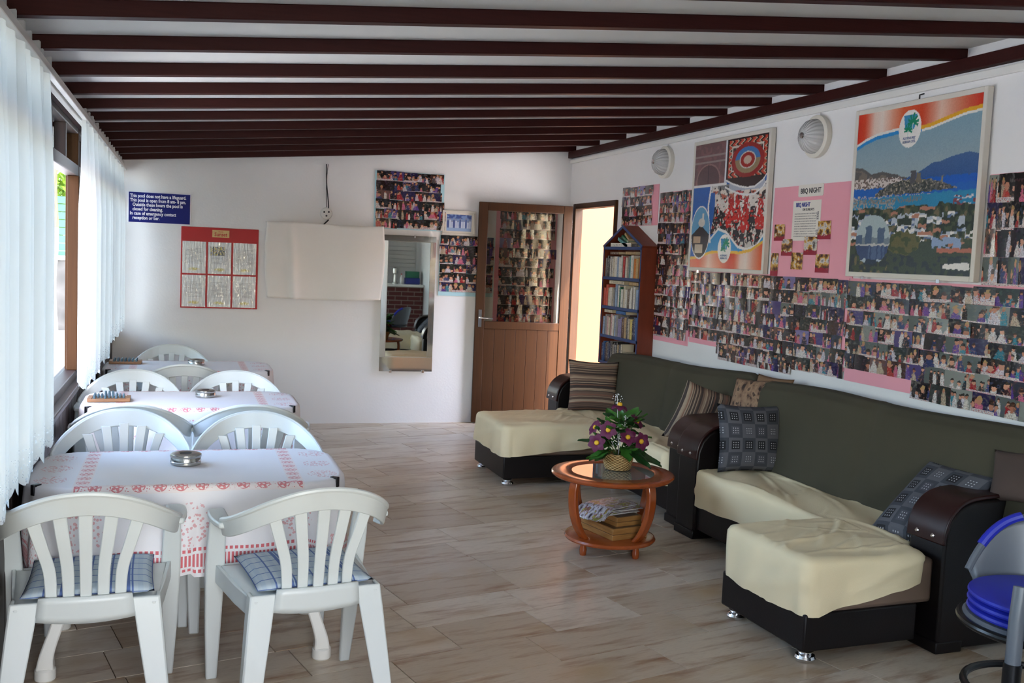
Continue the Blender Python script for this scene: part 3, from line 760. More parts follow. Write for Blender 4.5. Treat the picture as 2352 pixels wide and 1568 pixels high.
def paint_folk(U0, V0):
    U, V = U0, V0; C = np.zeros(U.shape + (3,)); nz = vnoise(U, V, 30, 40, 31)
    put(C, V > -1, (36, 96, 170)); C += ((V - .5) * 60 * (V > .4))[..., None] * np.array([0, -.4, -.3])
    # dancers
    dm = (U > .25 + .08 * np.sin((V - .2) * 5) * (V < .6)) & (V < .655) & (V > np.interp(U, [.25, .4, .52, .68, .8, .92, 1], [.25, .30, .28, .17, .15, .19, .27]))
    put(C, dm, (52, 50, 58)); put(C, dm & (V > .53) & (nz > .4), (120, 118, 118)); put(C, dm & (np.abs(V - .60) < .05) & (cell(U, V, 22, 3, 33) > .7), (196, 194, 190))
    U = U0 + .03 * (vnoise(U0, V0, 22, 22, 41) - .5) + .02 * (vnoise(U0, V0, 60, 60, 43) - .5); V = V0 + .035 * (vnoise(U0, V0, 22, 22, 42) - .5)
    for k, (px, hd, red) in enumerate(((.33, .60, 0), (.45, .565, 0), (.56, .58, 1), (.66, .62, 1), (.76, .56, 1), (.86, .585, 0), (.95, .56, 1))):
        x = (U - px)
        put(C, dm & (np.abs(x) < .055) & (V < hd - .05) & (V > hd - .34), (30, 26, 34))
        put(C, dm & (np.abs(x) < .06 + .02 * nz) & (V < hd - .03) & (V > hd - .12), (214, 204, 196) if not red else (176, 40, 40))
        if red: put(C, dm & (np.abs(x) < .05 + .03 * nz) & (V < hd - .10) & (V > hd - .26), (196, 40, 38))
        put(C, dm & (np.abs(np.abs(x) - .055) < .014) & (V < hd - .04) & (V > hd - .15), (226, 216, 206))
        put(C, dm & ((x / .032) ** 2 + ((V - hd) / .03) ** 2 < 1), (180, 96, 76)); put(C, dm & ((x / .042) ** 2 + ((V - hd - .022) / .022) ** 2 < 1), (222, 210, 196))
        put(C, dm & (np.abs(x - .02) < .012) & (V < hd - .26) & (V > hd - .4), (206, 196, 186))
    put(C, dm & (vnoise(U0, V0, 70, 70, 44) > .76) & (V < .56), (206, 190, 178)); put(C, dm & (vnoise(U0, V0, 50, 60, 45) > .80), (40, 30, 34)); put(C, dm & (vnoise(U0, V0, 40, 50, 46) > .82) & (V < .5), (186, 52, 46))
    U, V = U0, V0
    put(C, dm & (V < .21) & (nz > .5) & (U > .7), (196, 190, 180))
    cb = np.interp(U, [0, .12, .25, .4, .52, .68, .8, .92, 1], [.09, .10, .20, .31, .28, .17, .15, .18, .26])
    put(C, (np.abs(V - cb) < .011) & (U > .22), (228, 226, 222)); put(C, (V < cb - .01), (64, 146, 196))
    yb = np.interp(U, [0, .12, .3, .5, .7, .85, 1], [.085, .095, .135, .145, .135, .155, .22]); put(C, V < yb, (226, 176, 66))
    m = (V < yb - .022)[..., None]; C[:] = np.where(m, orange((U + .42) % 1.0, OR), C)
    put(C, (np.abs(U - np.interp(V, [.2, .35, .5, .655], [.29, .255, .235, .265])) < .011) & (V > .2) & (V < .655), (228, 226, 222))
    # top left carved door
    q = (V > .665) & (U < .445); put(C, q, (112, 84, 86)); put(C, q & (nz > .55), (128, 92, 92)); put(C, q & ((np.abs(V - .90) < .008) | (np.abs(V - .85) < .006)), (146, 128, 126))
    ar = ((U - .21) / .17) ** 2 + ((V - .70) / .13) ** 2; put(C, q & (ar < 1), (92, 68, 72)); put(C, q & (np.abs(ar - 1) < .09), (146, 112, 108)); put(C, q & (np.abs(U - .21) < .006) & (ar < 1), (70, 50, 54))
    # top right carpet
    lo = np.interp(U, [.46, .56, .66, .76, .86, .95, 1], [.69, .655, .63, .615, .62, .66, .705])
    q = (V > lo) & (U > .465); put(C, q, (52, 34, 36)); t = (U * 26 + np.abs(((V * 44) % 2) - 1) * 1.2) % 2
    e = np.minimum(np.minimum(U - .49, .985 - U) * 1.0, np.minimum(.985 - V, V - .70)); put(C, q & (e > 0) & (e < .045) & (t > 1), (190, 74, 56)); put(C, q & (e > 0) & (e < .045) & (t < .35), (206, 190, 164))
    put(C, q & (np.abs(e - .05) < .006), (206, 196, 182)); zz = ((V * 40 + np.abs((U * 16) % 2 - 1) * 2) % 2); put(C, q & (e > .06) & (zz > 1.4), (126, 110, 98)); put(C, q & (e > .06) & (zz < .5), (128, 50, 50))
    rr = np.hypot((U - .745) / .17, (V - .825) / .105)
    put(C, q & (rr < 1.25), (150, 44, 44)); put(C, q & (rr < .95), (70, 118, 176)); put(C, q & (rr < .95) & (V < .83), (150, 128, 96)); put(C, q & (rr < .62), (206, 196, 184)); put(C, q & (rr < .54), (156, 44, 40)); put(C, q & (rr < .3), (196, 170, 150))
    put(C, (V < lo) & (V > lo - .05) & (U > .52) & (U < .98) & (V > .60), (168, 172, 186)); put(C, (np.abs(V - (lo - .055)) < .008) & (U > .46), (226, 224, 220)); put(C, (np.abs(V - lo) < .007) & (U > .46), (226, 224, 220))
    put(C, (np.abs(U - .455) < .012) & (V > .665), (214, 216, 220)); put(C, (np.abs(V - .66) < .011) & (U < .48), (226, 224, 220))
    # stork oval
    d = ((U - .135) / .135) ** 2 + ((V - .285) / .205) ** 2
    put(C, d < 1.12, (228, 226, 222)); put(C, d < 1, (96, 154, 190)); el = d < 1
    put(C, el & (V < .345 - .6 * np.abs(U - .14)) , (30, 28, 36)); put(C, el & (V < .25), (44, 42, 48)); put(C, el & (np.abs(U - .09) < .055) & (V < .255) & (V > .2), (176, 150, 124)); put(C, el & (np.abs(U - .12) < .06) & (V < .19) & (V > .12), (196, 180, 158))
    put(C, el & (((U - .15) / .05) ** 2 + ((V - .365) / .035) ** 2 < 1), (206, 202, 192)); put(C, el & (np.abs(U - .165) < .014) & (V > .37) & (V < .44), (214, 210, 200))
    logo(C, U, V, .50, .155, .092, .112)
    C += (RNG.rand(*U.shape, 1) - .5) * 10
    return C
M_pframe = mat('pale_poster_frame', (214, 208, 196), rough=0.5)
def poster(a, z0, w, h, fn, label, nx, ny, logo_uv):
    p = thing('poster', (XR - 0.006, a, z0), 0, label, 'poster'); p.rotation_euler = ROT_R
    D = 0.034; b = 0.026
    box('back_panel', M_pframe, (0.004, w - 0.004, 0.004, h - 0.004, 0.0, D - 0.004), p)
    box('frame_bar', M_pframe, (0, b, 0, h, 0, D), p, bevel=0.003); box('frame_bar', M_pframe, (w - b, w, 0, h, 0, D), p, bevel=0.003)
    box('frame_bar', M_pframe, (b, w - b, 0, b, 0, D), p, bevel=0.003); box('frame_bar', M_pframe, (b, w - b, h - b, h, 0, D), p, bevel=0.003)
    pw, ph = w - 2 * b, h - 2 * b
    pic = paint('picture', pw, ph, nx, ny, fn, p, D - 0.003); pic.location = (b, b, 0)
    lu, lv = logo_uv
    M_b = mat('logo_blue', (46, 80, 140), 0.5)
    for ln, dy in (('ALI YENILMEZ', -0.052), ('ALIBABA OTEL', -0.070)):
        text(ln, 0.018, M_b, pic, (lu * pw, lv * ph + dy, D - 0.002), (0, 0, 0), align='CENTER', sx=0.82, extrude=0.0003)
    for x in (0.15, 0.75): box('hook', M_chrome, (w * x, w * x + 0.022, -0.012, 0.006, D - 0.01, D + 0.004), p)
    return p
pA = poster(4.775, 1.525, 0.955, 0.887, paint_harbour, 'large framed poster of a harbour castle and white town under an orange wave', 240, 220, (0.46, 0.865))
MB().tube([(0.47, 0.887, 0.01), (0.47, 0.912, 0.01), (0.50, 0.914, 0.01)], 0.004, 8).build('hanger', M_ink, pA)
pB = poster(6.615, 1.510, 1.005, 0.905, paint_folk, 'framed poster of folk dancers, a carpet and a stork oval', 220, 200, (0.50, 0.155))

# bulkhead lamps on the right wall
def f_ribbed():
    x, y, z, v = objc()
    a = atan2(y, z)
    return dict(height=(a * 22.0).sin(), strength=0.5, dist=0.004)
M_ribglass = mat('ribbed_lamp_glass', (226, 226, 222), rough=0.14, fn=f_ribbed, spec=0.9)
MATS['ribbed_lamp_glass'].node_tree.nodes['Principled BSDF'].inputs['Transmission Weight'].default_value = 0.25
for y, z, lb in ((5.155, 2.315, 'round ribbed glass wall lamp between the two framed posters'), (7.11, 2.315, 'round ribbed glass wall lamp beyond the folk-dancer poster')):
    l = thing('wall_lamp', (XR, y, z), 0, lb, 'wall lamp', 'bulkhead wall lamps')
    MB().lathe([(0.118, 0.0), (0.122, -0.012), (0.122, -0.034), (0.110, -0.040), (0.098, -0.040)], 40, axis='x').build('lamp_ring', mat('cream_lamp_ring', (222, 216, 202), 0.4), l)
    MB().lathe([(0.100, -0.036), (0.098, -0.055), (0.088, -0.082), (0.068, -0.102), (0.040, -0.114), (0.014, -0.118)], 40, axis='x').build('glass_dome', M_ribglass, l)
    MB().lathe([(0.018, -0.118), (0.016, -0.124)], 16, axis='x').build('dome_button', M_chrome, l)
    MB().tube([(-0.006, 0, 0.12), (-0.006, 0, 0.16)], 0.004, 8).build('cable', M_white_paint, l)

# ------------------------------------------------------------------ back wall: signs, cloth, cord, mirror
M_signblue = mat('dark_blue_sign', (14, 26, 108), rough=0.5, spec=0.25); M_signwhite = mat('white_sign_print', (232, 232, 238), rough=0.4)
sg = thing('pool_sign', (-0.440, YB, 1.708), 0, 'dark blue sign with white pool safety lettering', 'sign'); sg.rotation_euler = ROT_B
box('sign_plate', M_signwhite, (0, 0.498, 0, 0.258, 0, 0.008), sg, bevel=0.002)
box('sign_face', M_signblue, (0.004, 0.490, 0.004, 0.252, 0.006, 0.0095), sg)
for i, (ln, x) in enumerate((('This pool does not have a lifeguard.', 0.014), ('This pool is open from 8 am- 8 pm.', 0.014), ('Outside these hours the pool is', 0.034), ('closed for cleaning.', 0.034), ('In case of emergency contact', 0.014), ('reception or bar.', 0.034))):
    text(ln, 0.0385, M_signwhite, sg, (x, 0.210 - i * 0.0362, 0.0098), (0, 0, 0), sx=0.80, bold=0.0011)
M_red = mat('red_board', (178, 22, 34), rough=0.4, spec=0.3)
nb = thing('notice_board', (-0.018, YB, 1.008), 0, 'red notice board with six clear document pockets', 'notice board'); nb.rotation_euler = ROT_B
box('backboard', M_red, (0, 0.636, 0, 0.688, 0, 0.010), nb, bevel=0.003)
MB().prism([(0.252, 0.606), (0.392, 0.606), (0.392, 0.668), (0.252, 0.668)], 'z', 0.010, 0.0125).build('logo_card', mat('tan_logo_card', (212, 178, 118), 0.5), nb)
text('Sunset', 0.046, mat('logo_red', (190, 50, 44), 0.5), nb, (0.322, 0.617, 0.013), (0, 0, 0), align='CENTER', sx=0.86, bold=0.0008)
text('Hotel', 0.018, MATS['logo_red'], nb, (0.322, 0.649, 0.013), (0, 0, 0), align='CENTER')
def f_doc():
    u, v, _ = uvs(); r = rnd(); r2 = (r * 13.7).fr()
    ln = (v * 24.0).fr().gt(0.5) * noise(vec(u * 40.0 + r * 30.0, v * 24.0), 2, 2).gt(0.47) * u.gt(0.12) * u.lt(0.85) * v.lt(0.80) * v.gt(0.30)
    c = mix(ln * 0.55, lin((226, 226, 222)), lin((84, 84, 96)))
    n = noise(vec(u * 6.0 + r * 9.0, v * 8.0), 2, 3)
    c = mix(v.gt(0.58) * v.lt(0.86) * u.gt(0.1) * u.lt(0.72) * r2.gt(0.62), c, ramp(n, [(.35, lin((60, 70, 84))), (.5, lin((120, 116, 96))), (.6, lin((196, 176, 70)))]))
    y = ((u - 0.5) / 0.28).sq() + ((v - 0.13) / 0.07).sq()
    return mix((1.0 - y).max(0.0) * n.gt(0.42), c, lin((222, 206, 96)))
M_doc = mat('printed_document', rough=0.5, fn=f_doc)
M_pocket = bpy.data.materials.new('clear_plastic_pocket'); M_pocket.use_nodes = True
nt = M_pocket.node_tree; nt.nodes.clear(); E.nt = nt
tb_ = nt.nodes.new('ShaderNodeBsdfTransparent'); gb = nt.nodes.new('ShaderNodeBsdfGlossy'); gb.inputs['Roughness'].default_value = 0.12
mx = nt.nodes.new('ShaderNodeMixShader'); mx.inputs[0].default_value = 0.16; oo = nt.nodes.new('ShaderNodeOutputMaterial')
x_, y_, z_, v_ = objc(); bp = nt.nodes.new('ShaderNodeBump'); bp.inputs['Strength'].default_value = 1.0; bp.inputs['Distance'].default_value = 0.02
nt.links.new(noise(vec(x_ * 55.0, y_ * 9.0, z_), 1.0, 2).v, bp.inputs['Height']); nt.links.new(bp.outputs[0], gb.inputs['Normal'])
nt.links.new(tb_.outputs[0], mx.inputs[1]); nt.links.new(gb.outputs[0], mx.inputs[2]); nt.links.new(mx.outputs[0], oo.inputs[0])
for r_ in range(2):
    for c_ in range(3):
        x0, z0 = 0.012 + c_ * 0.208, 0.012 + (1 - r_) * 0.284
        MB().grid(1, 1, lambda u, v: (x0 + 0.19 * u, z0 + 0.268 * v, 0.0112)).build('document', M_doc, nb)
        MB().grid(8, 2, lambda u, v: (x0 - 0.003 + 0.196 * u, z0 - 0.003 + 0.274 * v, 0.0125 + 0.005 * math.sin(math.pi * u) * (0.4 + 0.6 * v))).build('pocket', M_pocket, nb, smooth=180)
# white cloth over something on the wall
def f_cloth(a, b, sc=220.0):
    def g():
        x, y, z, v = objc()
        return dict(color=mix(noise(v, 3.0, 2), lin(a), lin(b)), height=noise(v, sc, 2), strength=0.3, dist=0.002)
    return g
M_towel = mat('white_cotton_towel', rough=0.9, fn=f_cloth((226, 222, 214), (236, 232, 226)))
cl = thing('hanging_cloth', (0.665, YB, 1.125), 0, 'plain white cloth draped over a wall-mounted box beside the mirror', 'cloth')
def P_cl(u, v):
    L = 1.0; D = 0.165; Hh = 0.645; s = v * (D + Hh)
    fold = 0.016 * math.sin(u * 9.0 + 1.0) + 0.012 * math.exp(-((u - 0.20 - 0.05 * (s - D)) / 0.03) ** 2) * 2.2
    if s < D: return (u * L + 0.01, -s - 0.004, Hh - 0.004 * (s / D) + 0.01 * math.sin(u * 7) * (s / D))
    t = (s - D) / Hh; side = 0.02 * math.sin(t * 2.6)
    sag = 0.014 * math.sin(u * math.pi) * t
    pinch = 0.022 * math.sin(math.pi * t) * (1 if u > 0.5 else -1) * abs(2 * u - 1) ** 6
    return (u * L + 0.012 - 0.02 * t * (u - .35) + pinch, -D - 0.012 * math.sin(t * 2) - fold * (0.3 + t), Hh * (1 - t) - sag + 0.02 * u * t * 0)
MB().grid(60, 36, P_cl).build('cloth_sheet', M_towel, cl, smooth=180, solid=0.003)
box('wall_bracket', M_white_paint, (0.1, 0.9, -0.155, 0, 0.50, 0.638), cl)
cd = thing('power_cord', (1.19, YB, 1.865), 0, 'black power cable running down the wall to a small round socket', 'power cord')
MB().tube(crom([(-0.008, -0.006, 0.43), (-0.004, -0.008, 0.28), (0.012, -0.01, 0.14), (0.02, -0.014, 0.05), (0.004, -0.03, -0.02)], 6), 0.0045, 8).build('cable', M_ink, cd)
MB().tube(crom([(0.006, -0.006, 0.43), (-0.004, -0.008, 0.26), (0.002, -0.008, 0.05)], 6), 0.0025, 6).build('thin_wire', M_ink, cd)
MB().lathe([(0.052, 0.0), (0.054, -0.012), (0.046, -0.03), (0.030, -0.036), (0.004, -0.037)], 28, axis='y').build('socket', mat('white_plastic_socket', (224, 222, 216), 0.35), cd)
for dx, dz in ((-0.02, 0.012), (0.02, 0.014), (0.0, -0.02)): MB().lathe([(0.009, -0.034), (0.008, -0.039)], 12, c=(dx, 0, dz), axis='y').build('socket_hole', M_ink, cd)
MB().tube([(0.02, -0.03, -0.055), (-0.03, -0.045, -0.105)], 0.006, 8).build('plug_lead', M_ink, cd)
# framed photo
fp = thing('framed_photo', (2.240, YB, 1.730), 0, 'small white-framed bluish group photo beside the door', 'framed photo'); fp.rotation_euler = ROT_B
for d in ((0, 0.315, 0, 0.02), (0, 0.315, 0.205, 0.225), (0, 0.022, 0.02, 0.205), (0.293, 0.315, 0.02, 0.205)): box('frame_bar', M_pframe, (*d, 0, 0.018), fp, bevel=0.003)
box('mount', M_card, (0.02, 0.295, 0.018, 0.207, 0.0, 0.010), fp)
def paint_group(U, V):
    C = np.zeros(U.shape + (3,)); put(C, V > -1, (126, 152, 200)); put(C, (V > .75) & (vnoise(U, V, 14, 8, 3) > .4), (70, 90, 150)); put(C, V < .3, (150, 176, 214))
    for i in range(12):
        px = .06 + i * .08; h = .62 + .08 * math.sin(i * 2.3); put(C, (np.abs(U - px) < .03) & (V < h) & (V > .2), (206, 214, 230) if i % 3 else (70, 84, 140)); put(C, ((U - px) / .02) ** 2 + ((V - h - .05) / .05) ** 2 < 1, (150, 140, 150))
    return C
paint('picture', 0.235, 0.150, 60, 40, paint_group, fp, 0.0108).location = (0.04, 0.038, 0)
# mirror
mr = thing('wall_mirror', (1.94, YB - 0.030, 0.478), R(-1.5), 'tall narrow mirror with bright edge strips on the back wall', 'mirror')
M_mirror = mat('mirror_silver', (226, 228, 224), rough=0.015, metal=1.0)
M_mframe = mat('pale_bevelled_glass', (214, 210, 200), rough=0.06, metal=0.85)
MW, MH = 0.486, 1.228
box('backing', M_pframe, (-MW / 2, MW / 2, -0.004, 0.008, 0, MH), mr, bevel=0.002)
box('mirror_glass', M_mirror, (-MW / 2 + 0.052, MW / 2 - 0.052, -0.010, -0.004, 0.135, MH - 0.055), mr)
def strip(n, x0, x1, z0, z1, tx, tz):
    d = lambda x, z: -0.006 - 0.004 * (tx * (x - (x0 + x1) / 2) / max(1e-3, x1 - x0) + tz * (z - (z0 + z1) / 2) / max(1e-3, z1 - z0) + 1)
    MB().add([(x0, d(x0, z0), z0), (x1, d(x1, z0), z0), (x1, d(x1, z1), z1), (x0, d(x0, z1), z1), (x0, 0, z0), (x1, 0, z0), (x1, 0, z1), (x0, 0, z1)], [(0, 1, 2, 3), (4, 7, 6, 5), (0, 4, 5, 1), (1, 5, 6, 2), (2, 6, 7, 3), (3, 7, 4, 0)]).build(n, M_mframe, mr, smooth=0)
h2 = MW / 2
strip('bevel_strip', -h2, -h2 + 0.05, 0.13, MH - 0.052, 0.7, 0); strip('bevel_strip', h2 - 0.05, h2, 0.13, MH - 0.052, -0.7, 0)
strip('bevel_strip', -h2, h2, MH - 0.05, MH, 0, -0.6); strip('bevel_strip', -h2, h2, 0.0, 0.128, 0, 0.6)
for x in (-0.14, 0.16): box('mirror_clip', M_chrome, (x - 0.012, x + 0.012, -0.014, 0.01, -0.012, 0.012), mr, bevel=0.002)
box('mirror_clip', M_chrome, (0.04, 0.052, -0.014, 0.01, MH - 0.02, MH + 0.008), mr, bevel=0.002)
# ------------------------------------------------------------------ plastic armchairs
def f_plastic():
    x, y, z, v = objc()
    return mix((noise(v, 6.0, 3) - 0.55).max(0.0) * 1.0, lin((208, 213, 211)), lin((184, 186, 178)))
M_plastic = mat('white_moulded_plastic', rough=0.38, fn=f_plastic)
def make_chair():
    c = bpy.data.objects.new('plastic_armchair', None); COL.objects.link(c)
    half = [(0, -.300, .787), (.085, -.294, .778), (.165, -.262, .748), (.226, -.195, .705), (.258, -.115, .670), (.270, -.040, .650), (.266, -.010, .642)]
    pts = [(-x, y, z) for x, y, z in half[::-1][:-1]] + half
    path = crom(pts, 6); n = len(path)
    wv, tv = [], []
    for i, p in enumerate(path):
        s = abs(i / (n - 1) * 2 - 1); sg = 1 if p.x > 0 else -1
        k = 0.036 * (1 - 0.30 * s ** 3); k = k * (0.55 if i in (0, n - 1) else 1)
        wv.append(Vector((-sg * 0.25 * s, 0.30 - 0.2 * s, -1)).normalized() * k)
        tg = (path[min(i + 1, n - 1)] - path[max(i - 1, 0)]).normalized()
        tv.append(tg.cross(wv[-1]).normalized() * 0.0075)
    MB().ribbon([p + w * 0.55 for p, w in zip(path, wv)], wv, tv).build('back_rim', M_plastic, c, bevel=0.005, smooth=50)
    # rolled lip along the top of the rim
    MB().tube([p - w * 0.40 + Vector((0, -0.004, 0)) for p, w in zip(path, wv)], 0.009, 8).build('rim_lip', M_plastic, c)
    for i in range(5):
        k = i - 2
        b = Vector((k * 0.049, -0.228 + 0.006 * abs(k), 0.462)); t = Vector((k * 0.074, -0.285 + 0.016 * abs(k) ** 1.5, 0.748 - 0.010 * k * k))
        pp = crom([b, b.lerp(t, .35) + Vector((-k * 0.006, 0.004, 0)), b.lerp(t, .7) + Vector((-k * 0.003, 0, 0)), t], 4)
        m = len(pp)
        MB().ribbon(pp, [Vector((0.0165 + 0.004 * j / m, 0.004 * k * 0, 0)) for j in range(m)], [Vector((0, 0.006, 0.001))] * m).build('back_slat', M_plastic, c, bevel=0.003, smooth=50)
    # lower back panel joining the slats to the seat
    mb = MB()
    mb.grid(10, 4, lambda u, v: ((u - .5) * (0.285 - 0.02 * v), -0.218 - 0.010 * v - 0.010 * math.cos((u - .5) * 3), 0.385 + 0.085 * v + 0.010 * (2 * u - 1) ** 2 * (1 - v)))
    mb.build('lower_back_panel', M_plastic, c, solid=0.013, smooth=60)
    def seat(u, v):
        w = 0.205 + 0.035 * v; x = (u * 2 - 1) * w; y = -0.215 + 0.435 * v
        return (x, y, 0.437 - 0.014 * math.sin(math.pi * u) * math.sin(math.pi * v) - 0.022 * max(0, v - .85) / .15)
    MB().grid(12, 12, seat).build('seat', M_plastic, c, solid=0.016, smooth=60)
    for s in (-1, 1):
        # rear leg: wide tapered channel
        p0, p1 = Vector((s * 0.172, -0.215, 0.452)), Vector((s * 0.232, -0.292, 0.0))
        ps = [p0.lerp(p1, t) for t in (0, .2, .6, 1)]
        mb = MB(); mb.ribbon(ps, [Vector((w, 0, 0)) for w in (.040, .038, .032, .024)], [Vector((0, .006, 0))] * 4)
        mb.ribbon([p + Vector((s * w, 0.022, 0)) for p, w in zip(ps, (.036, .034, .028, .020))], [Vector((.006, 0, 0))] * 4, [Vector((0, .026, 0)), Vector((0, .026, 0)), Vector((0, .022, 0)), Vector((0, .016, 0))])
        mb.build('leg', M_plastic, c, bevel=0.004)
        # front leg rising to the arm
        ps = [Vector((s * 0.254, 0.130, 0.640)), Vector((s * 0.254, 0.165, 0.520)), Vector((s * 0.252, 0.195, 0.420)), Vector((s * 0.250, 0.232, 0.20)), Vector((s * 0.246, 0.266, 0.0))]
        mb = MB(); mb.ribbon(ps, [Vector((w, 0, 0)) for w in (.026, .031, .033, .027, .019)], [Vector((0, t, 0)) for t in (.010, .014, .018, .016, .012)])
        mb.build('leg', M_plastic, c, bevel=0.006)
        ap = crom([(s * 0.262, -0.07, 0.646), (s * 0.268, 0.02, 0.644), (s * 0.266, 0.10, 0.646), (s * 0.256, 0.155, 0.640)], 4)
        m = len(ap)
        MB().ribbon(ap, [Vector((.021 + .010 * math.sin(math.pi * (j + 2) / (m + 3)), 0, 0)) for j in range(m)], [Vector((0, 0, .010))] * m).build('armrest', M_plastic, c, bevel=0.006, smooth=50)
        sp = [Vector((s * 0.196, -0.225, 0.405)), Vector((s * 0.222, -0.04, 0.405)), Vector((s * 0.246, 0.18, 0.412))]
        MB().ribbon(sp, [Vector((0, 0, .032))] * 3, [Vector((.007, 0, 0))] * 3).build('side_rail', M_plastic, c, bevel=0.003)
    MB().ribbon([Vector((-.245, .215, .405)), Vector((0, .235, .405)), Vector((.245, .215, .405))], [Vector((0, 0, .026))] * 3, [Vector((0, .007, 0))] * 3).build('front_rail', M_plastic, c, bevel=0.003)
    return c
proto = make_chair(); first = True
CH = [(-0.272, 3.51, 1.5, 'white plastic armchair nearest the window at the front table, back to the camera'),
      (0.398, 3.475, 8, 'white plastic armchair at the front table nearest the aisle, back to the camera'),
      (-0.232, 4.505, 181, 'white plastic armchair facing the camera across the front table, window side'),
      (0.318, 4.420, 178, 'white plastic armchair facing the camera across the front table, aisle side'),
      (-0.220, 5.255, -1, 'white plastic armchair on the near side of the middle table, window side'),
      (0.335, 5.235, -2, 'white plastic armchair on the near side of the middle table, aisle side'),
      (-0.262, 6.02, 181, 'white plastic armchair behind the middle table on the window side, facing the camera'),
      (0.300, 5.99, 178, 'white plastic armchair behind the middle table on the aisle side, facing the camera'),
      (0.010, 6.91, 2, 'single white plastic armchair drawn up to the near side of the far table'),
      (-0.068, 7.60, 180, 'white plastic armchair behind the far table, against the back wall')]
for x, y, rz, lb in CH:
    c = proto if first else copy_tree(proto); first = False
    c.location = (x, y, 0); c.rotation_euler = (0, 0, R(rz)); tag(c, lb, 'chair', 'white plastic armchairs at the dining tables')

# plaid seat cushions
def pillow(name, w, h, t, m, label, cat, M, group=None, n=18, ear=0.08, parent=None, pw=0.42):
    mb = MB()
    def f(sg):
        def g(u, v):
            a, b = u * 2 - 1, v * 2 - 1
            return (w / 2 * a * (1 - ear + ear * b * b), h / 2 * b * (1 - ear + ear * a * a), sg * t / 2 * max(0.0, (1 - a * a) * (1 - b * b)) ** pw)
        return g
    mb.grid(n, n, f(1)); mb.grid(n, n, f(-1))
    o = mb.build(name, m, parent, smooth=180); o.matrix_world = M
    bm = bmesh.new(); bm.from_mesh(o.data); bmesh.ops.remove_doubles(bm, verts=bm.verts, dist=1e-4); bmesh.ops.recalc_face_normals(bm, faces=bm.faces); bm.to_mesh(o.data); bm.free()
    return tag(o, label, cat, group)
def place(loc, xa, ya):
    """matrix with local x along xa and local y along ya"""
    x = Vector(xa).normalized(); y = Vector(ya); y = (y - x * y.dot(x)).normalized(); z = x.cross(y)
    m = Matrix((x, y, z)).transposed().to_4x4(); m.translation = Vector(loc); return m
def f_plaid():
    u, v, uv = uvs()
    g = ((u * 6.0).fr() - 0.5).abs().gt(0.455); h = ((v * 6.5).fr() - 0.5).abs().gt(0.455); th = ((u * 2.0 + 0.4).fr() - 0.5).abs().gt(0.47)
    c = mix(noise(vec(u * 80.0, v * 80.0), 2, 2), lin((196, 206, 212)), lin((172, 188, 198)))
    c = mix((u * 12.0).fr().gt(0.5) * 0.18, c, lin((120, 156, 190)))
    return mix(g.max(h).max(th) * 0.85, c, lin((62, 92, 160)))
M_plaid = mat('blue_plaid_cotton', rough=0.9, fn=f_plaid)
for (x, y, rz, _), lb in zip(CH[:2], ('blue plaid seat pad on the front chair nearest the window', 'blue plaid seat pad on the front chair nearest the aisle')):
    m = Matrix.Translation((x, y, 0.462)) @ Matrix.Rotation(R(rz), 4, 'Z') @ Matrix.Translation((0.005, 0.0, 0))
    pillow('seat_pad', 0.385, 0.40, 0.045, M_plaid, lb, 'seat pad', m, 'blue plaid seat pads', ear=0.03, pw=0.28)

# ------------------------------------------------------------------ draped cloth helper
def drape(a, b, rad, A, B, ztop, waves=(0.012, 22.0), flare=0.05, rb=0.018, nx=90, ny=70, seed=0, hem=0.05, inner=None):
    r = random.Random(seed); ph = [r.uniform(0, 6.28) for _ in range(6)]
    def P(u, v):
        x, y = (u * 2 - 1) * A, (v * 2 - 1) * B
        qx, qy = abs(x) - (a - rad), abs(y) - (b - rad)
        ox, oy = max(qx, 0.0), max(qy, 0.0); l = math.hypot(ox, oy)
        sd = l - rad if (qx > 0 or qy > 0) else max(qx, qy) - rad
        if sd <= 0: return (x, y, ztop + (inner(x, y) if inner else 0.0))
        nx_, ny_ = (ox / l, oy / l) if l > 0 else (0, 0)
        sx, sy = (1 if x > 0 else -1), (1 if y > 0 else -1)
        bx, by = (a - rad) * sx if qx > 0 else x, (b - rad) * sy if qy > 0 else y
        bx += nx_ * sx * rad; by += ny_ * sy * rad
        s = x + 1.13 * y * sx
        corner = 4 * (nx_ * ny_) ** 2
        d = sd * (1 + hem * math.sin(s * 5.1 + ph[0]) + hem * 0.5 * math.sin(s * 11.0 + ph[1])) * (1 - 0.18 * corner)
        if d < rb * 1.5708: hz, dz = rb * math.sin(d / rb), rb * (1 - math.cos(d / rb))
        else: hz, dz = rb, rb + d - rb * 1.5708
        k = min(1.0, dz / 0.2)
        ang = math.atan2(ny_, nx_)
        w = waves[0] * k * (math.sin(s * waves[1] + ph[2]) + 0.6 * math.sin(s * waves[1] * 0.47 + ph[3])) + corner * 0.020 * k * math.sin(ang * 10)
        h = hz + flare * dz * (1 + 0.5 * corner) + w
        return (bx + nx_ * sx * h, by + ny_ * sy * h, ztop + (inner(bx, by) if inner else 0.0) - dz)
    mb = MB(); mb.grid(nx, ny, P, lambda u, v: ((u * 2 - 1) * A, (v * 2 - 1) * B)); return mb

